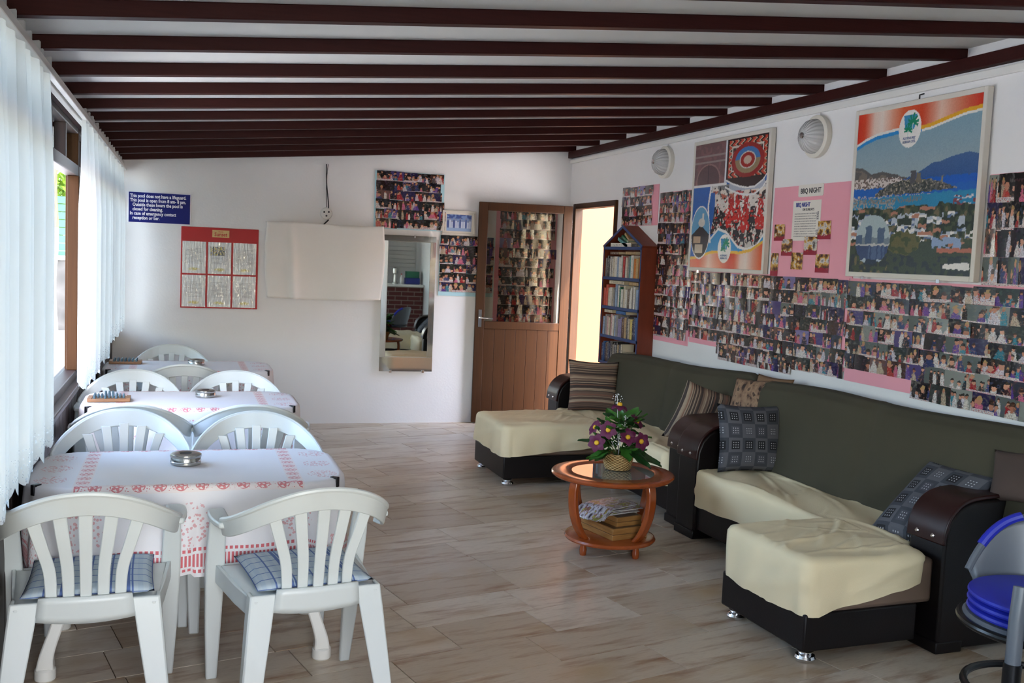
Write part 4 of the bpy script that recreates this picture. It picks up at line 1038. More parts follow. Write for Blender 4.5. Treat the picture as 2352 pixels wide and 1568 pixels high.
def fitted(a, b, rad, ztop, drop, inner, seed=0, flare=0.03, rb=0.03, waves=0.006, nt=30, ns=12, npp=52):
    """sewn loose cover: rounded rectangle top with a skirt of the given drop(x, y) all round"""
    r = random.Random(seed); ph = [r.uniform(0, 6.28) for _ in range(4)]; out = []
    segs = [((-a + rad, -b), (a - rad, -b), 270), ((a, -b + rad), (a, b - rad), 0), ((a - rad, b), (-a + rad, b), 90), ((-a, b - rad), (-a, -b + rad), 180)]
    cs = [(a - rad, -b + rad), (a - rad, b - rad), (-a + rad, b - rad), (-a + rad, -b + rad)]
    for (p, q, g), cc in zip(segs, cs):
        nx_, ny_ = math.cos(R(g)), math.sin(R(g))
        for k in range(npp): f = k / npp; out.append((p[0] + (q[0] - p[0]) * f, p[1] + (q[1] - p[1]) * f, nx_, ny_))
        for k in range(9): h = R(g + 90 * k / 9); out.append((cc[0] + rad * math.cos(h), cc[1] + rad * math.sin(h), math.cos(h), math.sin(h)))
    n = len(out); vs = [(0, 0, ztop + inner(0, 0))]; fs = []; L = 0; acc = []
    for i in range(n):
        acc.append(L); L += math.hypot(out[(i + 1) % n][0] - out[i][0], out[(i + 1) % n][1] - out[i][1])
    for t in range(1, nt + 1):
        f = t / nt
        for x, y, _, _ in out: vs.append((x * f, y * f, ztop + inner(x * f, y * f) * (1 if f < .99 else .6)))
    for t in range(1, ns + 1):
        f = t / ns
        for i, (x, y, nx_, ny_) in enumerate(out):
            D = drop(x, y) * (1 + 0.03 * math.sin(acc[i] * 6 + ph[0])); s = f * (D + rb * 0.57)
            if s < rb * 1.5708: hz, dz = rb * math.sin(s / rb), rb * (1 - math.cos(s / rb))
            else: hz, dz = rb, rb + s - rb * 1.5708
            w = waves * f * (math.sin(acc[i] * 13 + ph[1]) + 0.7 * math.sin(acc[i] * 29 + ph[2] + 2 * f)) + 0.010 * math.sin(math.pi * f) * max(0, math.sin(acc[i] * 7.3 + 5 * f + ph[3])) ** 6
            h = hz + flare * dz + w
            vs.append((x + nx_ * h, y + ny_ * h, ztop + inner(x, y) * .6 - dz))
    for i in range(n): fs.append((0, 1 + i, 1 + (i + 1) % n))
    for t in range(nt + ns - 1):
        for i in range(n):
            p, q = 1 + t * n + i, 1 + t * n + (i + 1) % n; fs.append((p, p + n, q + n, q))
    return MB().add(vs, fs)

# ------------------------------------------------------------------ dining tables
TZ = 0.70; TAx, TBy = 0.548, 0.322
def f_tablecloth(A, B):
    def g():
        u, v, uv = uvs()
        red = lin((206, 58, 72)); pink = lin((222, 126, 136))
        wx, wy = u.abs(), v.abs()
        n = noise(vec(u, v), 130.0, 2); n2 = noise(vec(u, v), 26.0, 2)
        def flowers(a, t, per):          # a along strip, t across strip
            c = (a / per).fr() - 0.5; x = c * per; r = (x.sq() + t.sq()).sqrt(); th = atan2(t, x)
            f = r.lt((th * 5.0).cos() * 0.005 + 0.0155) * r.gt(0.005)
            r2 = ((x.abs() - per / 2).sq() + t.sq()).sqrt()
            dots = ((x.abs() - per / 2).abs().lt(0.016)) * t.abs().lt(0.02) * voronoi(vec(a, t), 120.0).lt(0.26)
            ring = (r - 0.021).abs().lt(0.0022) * n.gt(0.42)
            return f.max(dots).max(ring)
        X1, Y1 = 0.365, 0.325
        fro = flowers(u, wy - Y1, 0.071) * wx.lt(X1 + 0.022) * (wy - Y1).abs().lt(0.027)
        sid = flowers(v, wx - X1, 0.071) * wy.lt(Y1) * (wx - X1).abs().lt(0.027)
        band = ((wx - X1).abs().lt(0.028) * wy.lt(Y1 + .028)).max((wy - Y1).abs().lt(0.028) * wx.lt(X1 + .028))
        # medallions at both ends
        my = ((wy + 0.0) / 0.19).fr(); cy = v - E.op('ROUND', v / 0.19) * 0.19; cx = wx - 0.475
        med = ((cx / 0.058).sq() + (cy / 0.062).sq() + (n2 - 0.5) * 0.9).lt(0.85) * voronoi(vec(u, v), 100.0).lt(0.40) * wy.lt(0.28)
        # bouquets on the hanging sides
        bx = u - E.op('ROUND', u / 0.36) * 0.36; by = wy - (TBy + 0.145)
        bq = ((bx / 0.082).sq() + (by / 0.082).sq() + (n2 - 0.5) * 1.3).lt(0.9) * voronoi(vec(u, v), 78.0).lt(0.40)
        sx = wx - (TAx + 0.13); sy = v - E.op('ROUND', v / 0.30) * 0.30
        bs = ((sx / 0.075).sq() + (sy / 0.08).sq() + (n2 - 0.5) * 1.3).lt(0.9) * voronoi(vec(u, v), 78.0).lt(0.40)
        e = (A - wx).min(B - wy); al = E.op('MULTIPLY', (A - wx).lt(B - wy), v) + (1.0 - (A - wx).lt(B - wy)) * u
        stripes = (e - 0.058).abs().lt(0.023) * (al / 0.0135).fr().gt(0.42)
        dot1 = (e - 0.097).abs().lt(0.006) * (al / 0.018).fr().gt(0.4); dot2 = (e - 0.020).abs().lt(0.006) * (al / 0.018).fr().gt(0.4)
        strong = stripes.max(dot1).max(dot2).max(fro * 0.85)
        soft = (sid * 0.55).max(med * 0.5).max(bq.max(bs) * 0.5)
        c = mix(noise(vec(u, v), 4.0, 2), lin((236, 232, 232)), lin((226, 224, 228)))
        c = mix(band * 0.35, c, lin((240, 214, 200)))
        c = mix(soft, c, red)
        c = mix(strong * 0.85, c, red)
        return dict(color=c, height=noise(vec(u * 1.0, v * 1.0), 260.0, 1), strength=0.15, dist=0.001)
    return g
CA, CB = TAx + 0.30, TBy + 0.335
M_cloth = mat('red_floral_print_tablecloth', rough=0.8, fn=f_tablecloth(CA, CB))
M_tplastic = mat('white_table_plastic', (224, 222, 214), rough=0.4)
M_clip = mat('black_plastic_clip', (26, 24, 28), rough=0.4)
TABLES = [(0.042, 4.062, 0.0, 'front', 130, 104), (0.062, 5.84, 0.3, 'middle', 100, 80), (0.052, 7.46, 0.3, 'far', 90, 72)]
for i, (tx, ty, rz, nm, nx, ny) in enumerate(TABLES):
    t = thing('dining_table', (tx, ty, 0), R(rz), 'white plastic dining table under the %s red floral tablecloth' % nm, 'table', 'cloth-covered plastic dining tables')
    a, b, rad = TAx - 0.006, TBy - 0.006, 0.16
    pl = []
    for cx, cy, a0 in ((a - rad, b - rad, 0), (-a + rad, b - rad, 90), (-a + rad, -b + rad, 180), (a - rad, -b + rad, 270)):
        for k in range(7): g = R(a0 + 15 * k); pl.append((cx + rad * math.cos(g), cy + rad * math.sin(g)))
    MB().prism(pl, 'z', TZ - 0.045, TZ - 0.006).build('tabletop', M_tplastic, t, bevel=0.006)
    for sx in (-1, 1):
        MB().ribbon([Vector((sx * 0.40, -0.2, 0.60)), Vector((sx * 0.40, 0.2, 0.60))], [Vector((.03, 0, 0))] * 2, [Vector((0, 0, .025))] * 2).build('cross_bar', M_tplastic, t, bevel=0.004)
        for sy in (-1, 1):
            ps = crom([(sx * 0.40, sy * 0.16, 0.655), (sx * 0.405, sy * 0.19, 0.45), (sx * 0.43, sy * 0.225, 0.25), (sx * 0.475, sy * 0.25, 0.10), (sx * 0.482, sy * 0.252, 0.04)], 4)
            m = len(ps)
            lg = MB().ribbon(ps, [Vector((.032 - .010 * math.sin(math.pi * j / m), 0, 0)) for j in range(m)], [Vector((0, .026, 0))] * m).build('leg', M_tplastic, t, bevel=0.006, smooth=50)
            MB().lathe([(0.030, 0.0), (0.036, 0.006), (0.036, 0.040), (0.031, 0.046)], 16, c=(sx * 0.482, sy * 0.252, 0)).build('foot_cap', M_tplastic, lg)
    cl = drape(TAx, TBy, 0.165, CA, CB, TZ, waves=(0.010, 19.0), flare=0.03, rb=0.014, nx=nx, ny=ny, seed=31 + i, hem=0.05).build('tablecloth', M_cloth, None, smooth=180, loc=(tx, ty, 0.0), rot=(0, 0, R(rz)))
    tag(cl, 'white tablecloth with red floral print on the %s table' % nm, 'tablecloth', 'red floral tablecloths')
    for sx, sd in ((-1, 'window'), (1, 'aisle')):
        k = thing('tablecloth_clip', (tx + sx * (TAx - 0.032), ty - TBy + 0.050, TZ), R(-45 * sx), 'small black clip on the %s-side corner of the %s tablecloth' % (sd, nm), 'clip', 'tablecloth clips')
        MB().prism([(-sx * 0.022, 0.004), (sx * 0.010, 0.004), (sx * 0.010, -0.034), (sx * 0.004, -0.034), (sx * 0.004, -0.004), (-sx * 0.022, -0.004)], 'y', -0.009, 0.009).build('clip_body', M_clip, k, bevel=0.002)

# ashtrays
M_steel = mat('brushed_steel', (176, 174, 170), rough=0.22, metal=1.0); M_hole = mat('black_ashtray_inside', (12, 11, 11), rough=0.6)
for (x, y, s, lb) in ((0.022, 4.10, 1.0, 'round steel ashtray on the front table'), (0.131, 5.925, 0.95, 'round steel ashtray on the middle table'), (0.100, 7.50, 0.98, 'round steel ashtray on the far table')):
    a = thing('ashtray', (x, y, TZ), 0.4, lb, 'ashtray', 'steel ashtrays on the dining tables'); a.scale = (s, s, s)
    MB().lathe([(0.052, 0.0), (0.057, 0.004), (0.057, 0.032), (0.055, 0.035), (0.0, 0.035)], 40, close=False).build('ashtray_bowl', M_steel, a)
    MB().lathe([(0.058, 0.030), (0.0595, 0.034), (0.0585, 0.040), (0.052, 0.044), (0.030, 0.0455), (0.022, 0.043)], 40, close=False).build('lid', M_steel, a)
    MB().lathe([(0.023, 0.030), (0.023, 0.0425), (0.0, 0.0425)], 24, close=False).build('lid_opening', M_hole, a)
    MB().lathe([(0.0578, 0.012), (0.0586, 0.014), (0.0578, 0.016)], 40, close=False).build('ring', M_chrome, a)
# wooden game boards with glass pieces
M_bwood = mat('game_board_wood', (150, 106, 70), rough=0.45)
M_bead = mat('blue_grey_glass_bead', (92, 116, 128), rough=0.12, spec=0.8)
for (x, y, rz, n, lb, big) in ((-0.362, 5.79, 0.5, 9, 'wooden peg game board with glass pieces on the middle table', 1), (-0.370, 7.58, -1, 7, 'wooden peg game board with glass pieces on the far table', 0)):
    g = thing('game_board', (x, y, TZ), R(rz), lb, 'game board', 'wooden game boards')
    MB().box(-0.106, 0.106, -0.062, 0.062, 0.002, 0.018).build('board', M_bwood, g, bevel=0.003)
    for sx in (-1, 1): MB().box(sx * 0.095 - 0.011, sx * 0.095 + 0.011, -0.062, 0.062, 0.018, 0.022).build('end_strip', M_bwood, g, bevel=0.001)
    for r_ in range(4):
        for k in range(n):
            px = -0.072 + 0.144 * k / (n - 1); py = -0.04 + 0.027 * r_
            if big and (r_ in (0, 3)) and k % 3: continue
            h = 0.020 if not (big and k in (3, 4, 5) and r_ == 2) else 0.034
            MB().lathe([(0.0062, 0.018), (0.0068, 0.018 + h * .5), (0.0045, 0.018 + h), (0.001, 0.019 + h)], 8, c=(px, py, 0)).build('peg', M_bead, g)

# ------------------------------------------------------------------ corner sofas
def f_leather():
    x, y, z, v = objc()
    return dict(color=mix(noise(v, 4, 2), lin((13, 9, 9)), lin((22, 15, 15))), height=noise(v, 160, 2), strength=0.2, dist=0.002)
M_leather = mat('black_leatherette', rough=0.42, fn=f_leather, spec=0.3)
M_armtop = mat('dark_red_brown_leatherette', (40, 14, 12), rough=0.32, spec=0.4)
M_green = mat('olive_green_throw', rough=0.95, fn=f_cloth((61, 57, 42), (72, 67, 51), 300))
M_beige = mat('beige_seat_cover', rough=0.85, fn=f_cloth((226, 209, 168), (236, 220, 182), 300))
M_brownbase = mat('brown_upholstery', (120, 98, 82), rough=0.85)
def foot(parent, x, y):
    MB().lathe([(0.030, 0.0), (0.040, 0.004), (0.043, 0.014), (0.038, 0.024), (0.026, 0.029), (0.030, 0.033), (0.033, 0.042), (0.026, 0.050), (0.022, 0.060)], 24, c=(x, y, 0)).build('foot', M_chrome, parent)
def wr(f, s): return math.sin(f * s)
def sofa(loc, rz, L, ch, label, AW, zs, seed, arm_front, ch_drop):
    """local: x towards the wall (front edge 0, back 0.63), y along the wall; ch=(y0,y1,xfront); zs=(back top at -y end, at +y end)"""
    t = thing('corner_sofa', loc, rz, label, 'sofa', 'corner sofas with beige covers')
    y0, y1 = -L / 2, L / 2
    box('base', M_leather, (0.02, 0.58, y0 + AW - .01, y1 - AW + .01, 0.052, 0.245), t, bevel=0.01)
    for s in (-1, 1):
        ya, yb = (y0, y0 + AW) if s < 0 else (y1 - AW, y1)
        dx = arm_front[0 if s < 0 else 1]
        prof = [(dx, .012), (dx, .43), (dx + .006, .50), (dx + .03, .56), (dx + .075, .605), (dx + .14, .628), (.585, .650), (.585, .012)]
        arm = MB().prism(prof, 'y', ya, yb).build('arm', M_leather, t, bevel=0.012)
        pc = crom([(dx - .004, 0, .455), (dx + .002, 0, .515), (dx + .026, 0, .572), (dx + .073, 0, .617), (dx + .14, 0, .640), (.36, 0, .650), (.588, 0, .660)], 4)
        nrm = []
        for i in range(len(pc)):
            tg = (pc[min(i + 1, len(pc) - 1)] - pc[max(i - 1, 0)]).normalized(); nrm.append(Vector((-tg.z, 0, tg.x)) * 0.009)
        MB().ribbon([p + Vector((0, (ya + yb) / 2, 0)) for p in pc], [Vector((0, AW / 2 + 0.006, 0))] * len(pc), nrm).build('arm_cap', M_armtop, arm, bevel=0.006, smooth=50)
        for k in (0.28, 0.72): MB().lathe([(0.010, 0.0), (0.010, -0.004), (0.006, -0.009), (0.001, -0.010)], 12, c=(dx - 0.010, ya + AW * k, 0.485), axis='x').build('stud', M_chrome, arm)
        box('plinth', M_leather, (dx - 0.008, dx + 0.13, ya - 0.004, yb + 0.004, 0.0, 0.05), arm, bevel=0.006)
    # backrest with its green throw
    r = random.Random(seed); ph = [r.uniform(0, 6) for _ in range(5)]
    yl0, yl1 = y0 + (0.06 if ch[0] > 0 else -0.10), y1 - 0.06
    def back(u, v):
        y = yl0 + (yl1 - yl0) * u; zt = zs[0] + (zs[1] - zs[0]) * u + 0.008 * math.sin(u * 9 + ph[0])
        endk = min(1, min(u, 1 - u) * (yl1 - yl0) / 0.09); zt -= 0.06 * (1 - endk) ** 2
        mid = math.exp(-((u - .5) / .02) ** 2) * 0.018
        pr = [(0.385, 0.36), (0.375, 0.44), (0.395, 0.56), (0.425, 0.70), (0.455, zt - .05), (0.49, zt - .008), (0.53, zt), (0.562, zt - .015), (0.585, zt - .07), (0.588, zt - .25), (0.588, 0.34)]
        s = v * (len(pr) - 1); k = min(int(s), len(pr) - 2); f = s - k
        x = pr[k][0] * (1 - f) + pr[k + 1][0] * f; z = pr[k][1] * (1 - f) + pr[k + 1][1] * f
        ew = 0.0 if 0.02 < v < 0.98 else 0
        x += 0.008 * math.sin(y * 7 + z * 5 + ph[1]) + mid - 0.015 * math.sin(math.pi * min(1, u * 2 % 1.0001)) * (1 if v < .45 else 0)
        x += 0.05 * (1 - endk) ** 2 * (1 if v < .5 else 0)
        return (x, y, z)
    mb = MB(); mb.grid(56, 40, back); bo = mb.build('backrest', M_green, t, smooth=180)
    for u in (0, 1):
        mb2 = MB(); pts = [back(u, j / 40) for j in range(41)]; c0 = tuple(sum(p[k] for p in pts) / 41 for k in range(3))
        mb2.add(pts + [c0], [(j, j + 1, 41) for j in range(40)]); mb2.build('backrest_end', M_green, bo, smooth=180)
    # seat cushion and cover
    sy0, sy1 = y0 + AW + 0.005, y1 - AW - 0.005
    box('seat_cushion', M_brownbase, (0.01, 0.42, sy0, sy1, 0.235, 0.395), t, bevel=0.02)
    hw, hd = (sy1 - sy0) / 2, 0.225
    fr2 = random.Random(seed + 100)
    def folds(n, ax, ay, ang):
        L_ = []
        for _ in range(n):
            g = R(ang + fr2.uniform(-38, 38)); L_.append((fr2.uniform(-ax, ax), fr2.uniform(-ay, ay), math.cos(g), math.sin(g), fr2.uniform(.010, .020), fr2.uniform(.003, .007), fr2.uniform(.10, .30)))
        def f(x, y):
            s = 0
            for px, py, cx_, sy_, w, am, ln in L_:
                u_ = (x - px) * cx_ + (y - py) * sy_; v_ = -(x - px) * sy_ + (y - py) * cx_ - 0.5 * u_ * u_
                s += am * math.exp(-(v_ / w) ** 2 - (u_ / ln) ** 2) - 0.4 * am * math.exp(-((v_ - 1.8 * w) / w) ** 2 - (u_ / ln) ** 2)
            return s
        return f
    fseat = folds(18, 0.2, (sy1 - sy0) / 2, 60); fch = folds(20, 0.35, 0.28, 20)
    wrk = lambda x, y: fseat(x, y) + 0.005 * math.sin(9 * x + 5 * y + ph[2]) * math.sin(3 * y + ph[3]) + 0.006 * math.sin(22 * x - 7 * y + ph[4])
    sc = fitted(hd - .03, hw - 0.03, 0.02, 0.412, lambda x, y: 0.20 if x < 0 else 0.02, wrk, seed).build('seat_cover', M_beige, t, smooth=180)
    sc.location = (0.20, (sy0 + sy1) / 2, 0)
    # chaise end
    cy0, cy1, cx = ch
    box('chaise_base', M_leather, (cx + 0.01, 0.02, cy0 + 0.01, cy1 - 0.01, 0.052, 0.205), t, bevel=0.008)
    box('chaise_cushion', M_brownbase, (cx + 0.015, 0.1, cy0 + 0.015, cy1 - 0.015, 0.2, 0.39), t, bevel=0.02)
    ha, hb = (0.06 - cx) / 2, (cy1 - cy0) / 2
    wr2 = lambda x, y: fch(x, y) + 0.005 * math.sin(7 * x + 9 * y + ph[1]) * math.sin(6 * x + ph[0]) + 0.003 * math.sin(19 * y + 8 * x + ph[2]) + 0.006
    inside = (lambda y: -y) if ch[0] < 0 else (lambda y: y)
    def drp(x, y):
        f = (x + ha) / (2 * ha)                      # 0 at the front, 1 at the seat
        if abs(y) > hb - 0.05: return ch_drop[0] + (ch_drop[1] - ch_drop[0]) * max(0, f - .08) if (y < 0) else ch_drop[0]
        return ch_drop[0] if x < 0 else 0.02
    cc = fitted(ha - 0.03, hb - 0.03, 0.03, 0.415, drp, wr2, seed + 7, flare=0.02, waves=0.008).build('chaise_cover', M_beige, t, smooth=180)
    cc.location = ((0.06 + cx) / 2, (cy0 + cy1) / 2, 0)
    for x, y in ((cx + 0.06, cy0 + 0.06), (cx + 0.06, cy1 - 0.06), (0.06, (cy0 - 0.12 if ch[0] > 0 else cy1 + 0.12)), (0.52, y0 + AW + .1), (0.52, y1 - AW - .1)): foot(t, x, y)
    return t
S2 = sofa((2.820, 4.312, 0), R(3.2), 1.965, (-0.945, -0.335, -0.545), 'nearer corner sofa with beige chaise end, below the harbour poster', 0.20, (0.925, 0.900), 4, (0.092, 0.0), (0.225, 0.11))
S1 = sofa((2.790, 6.435, 0), R(1.2), 2.25, (0.075, 0.76, -0.715), 'farther corner sofa with beige chaise end, in front of the bookcase', 0.20, (0.905, 0.835), 8, (0.0, 0.0), (0.21, 0.15))

# ------------------------------------------------------------------ cushions
def f_stripes():
    u, v, uv = uvs()
    k = (v * 64.0 + noise(vec(u * 3.0, v * 3.0), 2, 1) * 0.8).fl()
    a, _ = white(vec(k, 2.0, 5.0))
    c = ramp(a, [(0, lin((84, 66, 56))), (.2, lin((150, 126, 104))), (.38, lin((112, 88, 74))), (.52, lin((176, 154, 130))), (.66, lin((52, 42, 40))), (.78, lin((132, 92, 74))), (.9, lin((160, 140, 118)))], 'CONSTANT')
    return dict(color=mix(noise(vec(u * 120.0, v * 20.0), 2, 1) * 0.35, c, lin((96, 80, 68))), height=(v * 46.0).fr(), strength=0.3, dist=0.003)
M_stripe = mat('brown_striped_cushion_fabric', rough=0.9, fn=f_stripes)
def f_check():
    u, v, uv = uvs()
    a, b = u * 5.0 - 0.5, v * 4.6 - 0.3
    fx, fy = a.fr() - 0.5, b.fr() - 0.5
    chk = E.op('MODULO', a.fl() + b.fl() + 10.0, 2.0)
    rowk = E.op('MODULO', b.fl() + 10.0, 2.0)
    c = mix(chk, lin((62, 63, 70)), lin((92, 92, 96)))
    sqm = fx.abs().max(fy.abs()).lt(0.30)
    c = mix(sqm * rowk, c, lin((20, 19, 22))); c = mix(sqm * (1.0 - rowk) * 0.6, c, lin((84, 84, 90)))
    dx, dy = (fx * 6.2 + 0.5).fr() - 0.5, (fy * 6.2 + 0.5).fr() - 0.5
    dots = (dx.sq() + dy.sq()).lt(0.045) * fx.abs().max(fy.abs()).lt(0.24)
    c = mix(dots, c, lin((196, 194, 196)))
    return mix(noise(vec(u * 60.0, v * 60.0), 2, 2) * 0.3, c, lin((48, 48, 54)))
M_check = mat('grey_patchwork_cushion_fabric', rough=0.85, fn=f_check)
def f_brush():
    u, v, uv = uvs()
    n = noise(vec(u * 3.0, v * 2.0), 2.2, 3)
    return ramp(n, [(.34, lin((46, 32, 27))), (.40, lin((118, 90, 70))), (.58, lin((150, 120, 94))), (.63, lin((52, 35, 29))), (.72, lin((128, 102, 80)))])
M_brush = mat('brown_brushstroke_cushion_fabric', rough=0.85, fn=f_brush)
M_tan = mat('tan_cushion_fabric', rough=0.9, fn=f_cloth((122, 92, 66), (136, 106, 78), 200))
def f_bw():
    u, v, uv = uvs()
    return ramp(noise(vec(u * 4.0, v * 3.0), 2.4, 2), [(.38, lin((206, 200, 192))), (.48, lin((120, 112, 106))), (.55, lin((214, 208, 200))), (.62, lin((50, 46, 46)))])
M_bw = mat('white_grey_print_cushion_fabric', rough=0.85, fn=f_bw)
pillow('cushion', 0.40, 0.40, 0.13, M_stripe, 'brown striped square cushion standing upright against the farthest sofa arm', 'cushion', place((3.005, 7.205, 0.595), (0.985, -0.16, -0.03), (0.02, 0.26, 1)), 'sofa cushions')
pillow('cushion', 0.40, 0.40, 0.14, M_stripe, 'brown striped cushion slumped against the near arm of the farther sofa', 'cushion', place((3.09, 5.62, 0.61), (0.25, -0.35, 1.0), (-1, 0.1, 0.42)), 'sofa cushions')
pillow('cushion', 0.40, 0.385, 0.13, M_check, 'grey checked cushion with studs, upright at the far end of the nearer sofa', 'cushion', place((3.045, 4.985, 0.595), (0.99, -0.12, -0.02), (0.03, 0.22, 1)), 'sofa cushions')
pillow('cushion', 0.27, 0.27, 0.09, M_brush, 'brown brushstroke-patterned cushion leaning on the green back between the sofas', 'cushion', place((3.205, 5.29, 0.765), (0.35, -0.93, 0.05), (0.36, 0.12, 1)), 'sofa cushions')
pillow('cushion', 0.30, 0.27, 0.09, M_tan, 'plain tan cushion propped behind the brushstroke cushion', 'cushion', place((3.315, 5.24, 0.785), (0.2, -0.98, 0.0), (0.30, 0.0, 1)), 'sofa cushions')
pillow('cushion', 0.20, 0.22, 0.07, M_bw, 'white and grey printed cushion peeking over the nearer sofa back', 'cushion', place((3.255, 5.10, 0.785), (0.25, -0.96, 0.05), (0.30, 0.05, 1)), 'sofa cushions')
pillow('cushion', 0.46, 0.42, 0.12, M_check, 'grey checked cushion slumped over the nearest sofa arm', 'cushion', place((3.13, 3.605, 0.555), (0.72, 0.05, 0.66), (-0.16, 1.0, -0.1)), 'sofa cushions')
pillow('cushion', 0.22, 0.22, 0.08, mat('dark_brown_cushion_fabric', rough=0.85, fn=f_cloth((38, 30, 28), (92, 72, 62), 30)), 'dark patterned cushion at the very end of the nearer sofa by the picture edge', 'cushion', place((3.29, 3.32, 0.735), (0.3, -0.9, 0.1), (0.3, 0.1, 1)), 'sofa cushions')

# ------------------------------------------------------------------ coffee table
def f_cherry():
    x, y, z, v = objc()
    n = noise(vec(x * 5.0, y * 26.0, z * 5.0), 2.0, 3)
    return mix(n, lin((132, 58, 22)), lin((168, 84, 36)))
M_cherry = mat('glossy_reddish_wood', rough=0.16, fn=f_cherry, spec=0.6)
ct = thing('coffee_table', (2.215, 4.985, 0), R(-23), 'round reddish wood coffee table with inset glass top and lower shelf', 'coffee table')
HZ = 0.43
MB().lathe([(0.222, HZ - 0.026), (0.318, HZ - 0.026), (0.328, HZ - 0.018), (0.330, HZ - 0.010), (0.324, HZ - 0.002), (0.312, HZ), (0.226, HZ), (0.222, HZ - 0.003), (0.222, HZ - 0.026)], 72, close=False).build('tabletop_ring', M_cherry, ct, smooth=40)
def glass_top():
    m = bpy.data.materials.new('dark_table_glass'); m.use_nodes = True; p = m.node_tree.nodes['Principled BSDF']
    p.inputs['Base Color'].default_value = (0.30, 0.33, 0.29, 1); p.inputs['Roughness'].default_value = 0.02; p.inputs['Transmission Weight'].default_value = 0.5; p.inputs['IOR'].default_value = 1.6
    return m
MB().lathe([(0.0, HZ - 0.010), (0.221, HZ - 0.010), (0.221, HZ - 0.003), (0.0, HZ - 0.003)], 72, close=False).build('glass_insert', glass_top(), ct, smooth=30)
MB().lathe([(0.0, 0.062), (0.225, 0.062), (0.242, 0.068), (0.246, 0.076), (0.240, 0.086), (0.225, 0.090), (0.0, 0.090)], 64, close=False).build('lower_shelf', M_cherry, ct, smooth=40)
for a in (45, 135, 225, 315):
    d = Vector((math.cos(R(a)), math.sin(R(a)), 0)); n_ = Vector((-d.y, d.x, 0))
    ps = crom([d * 0.272 + Vector((0, 0, HZ - 0.02)), d * 0.284 + Vector((0, 0, 0.34)), d * 0.274 + Vector((0, 0, 0.24)), d * 0.238 + Vector((0, 0, 0.15)), d * 0.190 + Vector((0, 0, 0.088))], 5)
    m = len(ps)
    MB().ribbon(ps, [n_ * 0.027] * m, [d * 0.016] * m).build('leg', M_cherry, ct, bevel=0.008, smooth=60)
    MB().lathe([(0.014, 0.0), (0.018, 0.006), (0.020, 0.03), (0.016, 0.05), (0.014, 0.066)], 16, c=tuple(d * 0.195)).build('foot', M_cherry, ct)
# wooden game boxes on the lower shelf
def f_box():
    x, y, z, v = objc()
    return mix(noise(vec(x * 6.0, y * 6.0, z * 50.0), 2, 3), lin((120, 80, 40)), lin((188, 138, 76)))
M_boxw = mat('honey_wood_box', rough=0.4, fn=f_box); M_boxd = mat('dark_inlaid_box_lid', (84, 58, 38), rough=0.4)
for nm, (x, y, rz), w, d, z0, h, lb in (('wooden_box', (2.245, 5.005, 12), 0.225, 0.30, 0.090, 0.062, 'larger flat wooden game box on the coffee table shelf'), ('wooden_box', (2.255, 5.015, 14), 0.165, 0.25, 0.152, 0.050, 'smaller wooden box stacked on the larger game box')):
    b = thing(nm, (x, y, z0), R(rz), lb, 'box')
    box('box_body', M_boxw, (-w / 2, w / 2, -d / 2, d / 2, 0, h * .46), b, bevel=0.002); box('box_lid', M_boxw, (-w / 2, w / 2, -d / 2, d / 2, h * .50, h), b, bevel=0.002)
    box('lid_panel', M_boxd, (-w / 2 + .012, w / 2 - .012, -d / 2 + .012, d / 2 - .012, h - .002, h + .0015), b); box('seam', M_boxd, (-w / 2 + .002, w / 2 - .002, -d / 2 + .002, d / 2 - .002, h * .45, h * .51), b)
# magazines
def f_mag():
    u, v, uv = uvs(); r = rnd()
    n = noise(vec(u * 3.0 + r * 40.0, v * 4.0, r), 2, 3)
    c = ramp(n, [(.3, lin((52, 40, 44))), (.42, lin((150, 140, 140))), (.5, lin((206, 204, 206))), (.58, lin((130, 70, 76))), (.66, lin((176, 186, 70))), (.75, lin((60, 70, 100)))])
    return c
M_mag = mat('printed_magazine_cover', rough=0.3, fn=f_mag); M_pages = mat('magazine_pages', (206, 204, 200), rough=0.7)
for k in range(7):
    r = random.Random(50 + k); rz = R(18 + r.uniform(-9, 9)); x, y = 2.205 + r.uniform(-.022, .022), 5.02 + r.uniform(-.02, .02); z0 = 0.204 + k * 0.0062
    mg = thing('magazine', (x, y, z0), rz, '%s magazine from the top of the pile on the wooden boxes' % ORD[6 - k], 'magazine', 'magazines under the coffee table')
    droop = 0.028 + 0.006 * k
    def P(u, v): 
        x = (u - .5) * 0.285; e = max(0, -x - 0.06) / 0.08
        return (x, (v - .5) * 0.205, 0.004 - droop * e ** 1.6 * (0.8 + 0.3 * v) + 0.004 * math.sin(v * 5 + k))
    MB().grid(16, 4, P).build('cover', M_mag, mg, smooth=180)
    MB().grid(16, 4, lambda u, v: tuple(a - b for a, b in zip(P(0.01 + .98 * u, 0.01 + .98 * v), (0, 0, 0.0022)))).build('pages', M_pages, mg, smooth=180, solid=0.003)

# flower basket
def f_wicker():
    x, y, z, v = objc(); a = atan2(y, x)
    w = (a * 18.0).sin() * ((z * 420.0).sin())
    return dict(color=mix(w * 0.5 + 0.5, lin((160, 116, 64)), lin((222, 186, 124))), height=w, strength=0.8, dist=0.006)
fb = thing('flower_basket', (2.268, 5.045, HZ), 0, 'wicker basket of purple artificial flowers on the coffee table', 'flower basket')
MB().lathe([(0.0, 0.0), (0.066, 0.0), (0.072, 0.006), (0.080, 0.04), (0.086, 0.082), (0.090, 0.088), (0.084, 0.090), (0.074, 0.075), (0.0, 0.072)], 40, close=False).build('wicker_basket', mat('woven_wicker', rough=0.7, fn=f_wicker), fb)
M_leaf = [mat('green_leaf', rough=0.45, fn=f_leaf((30, 74, 22), (70, 128, 44))), mat('deep_green_leaf', rough=0.45, fn=f_leaf((16, 46, 20), (42, 88, 36)))]
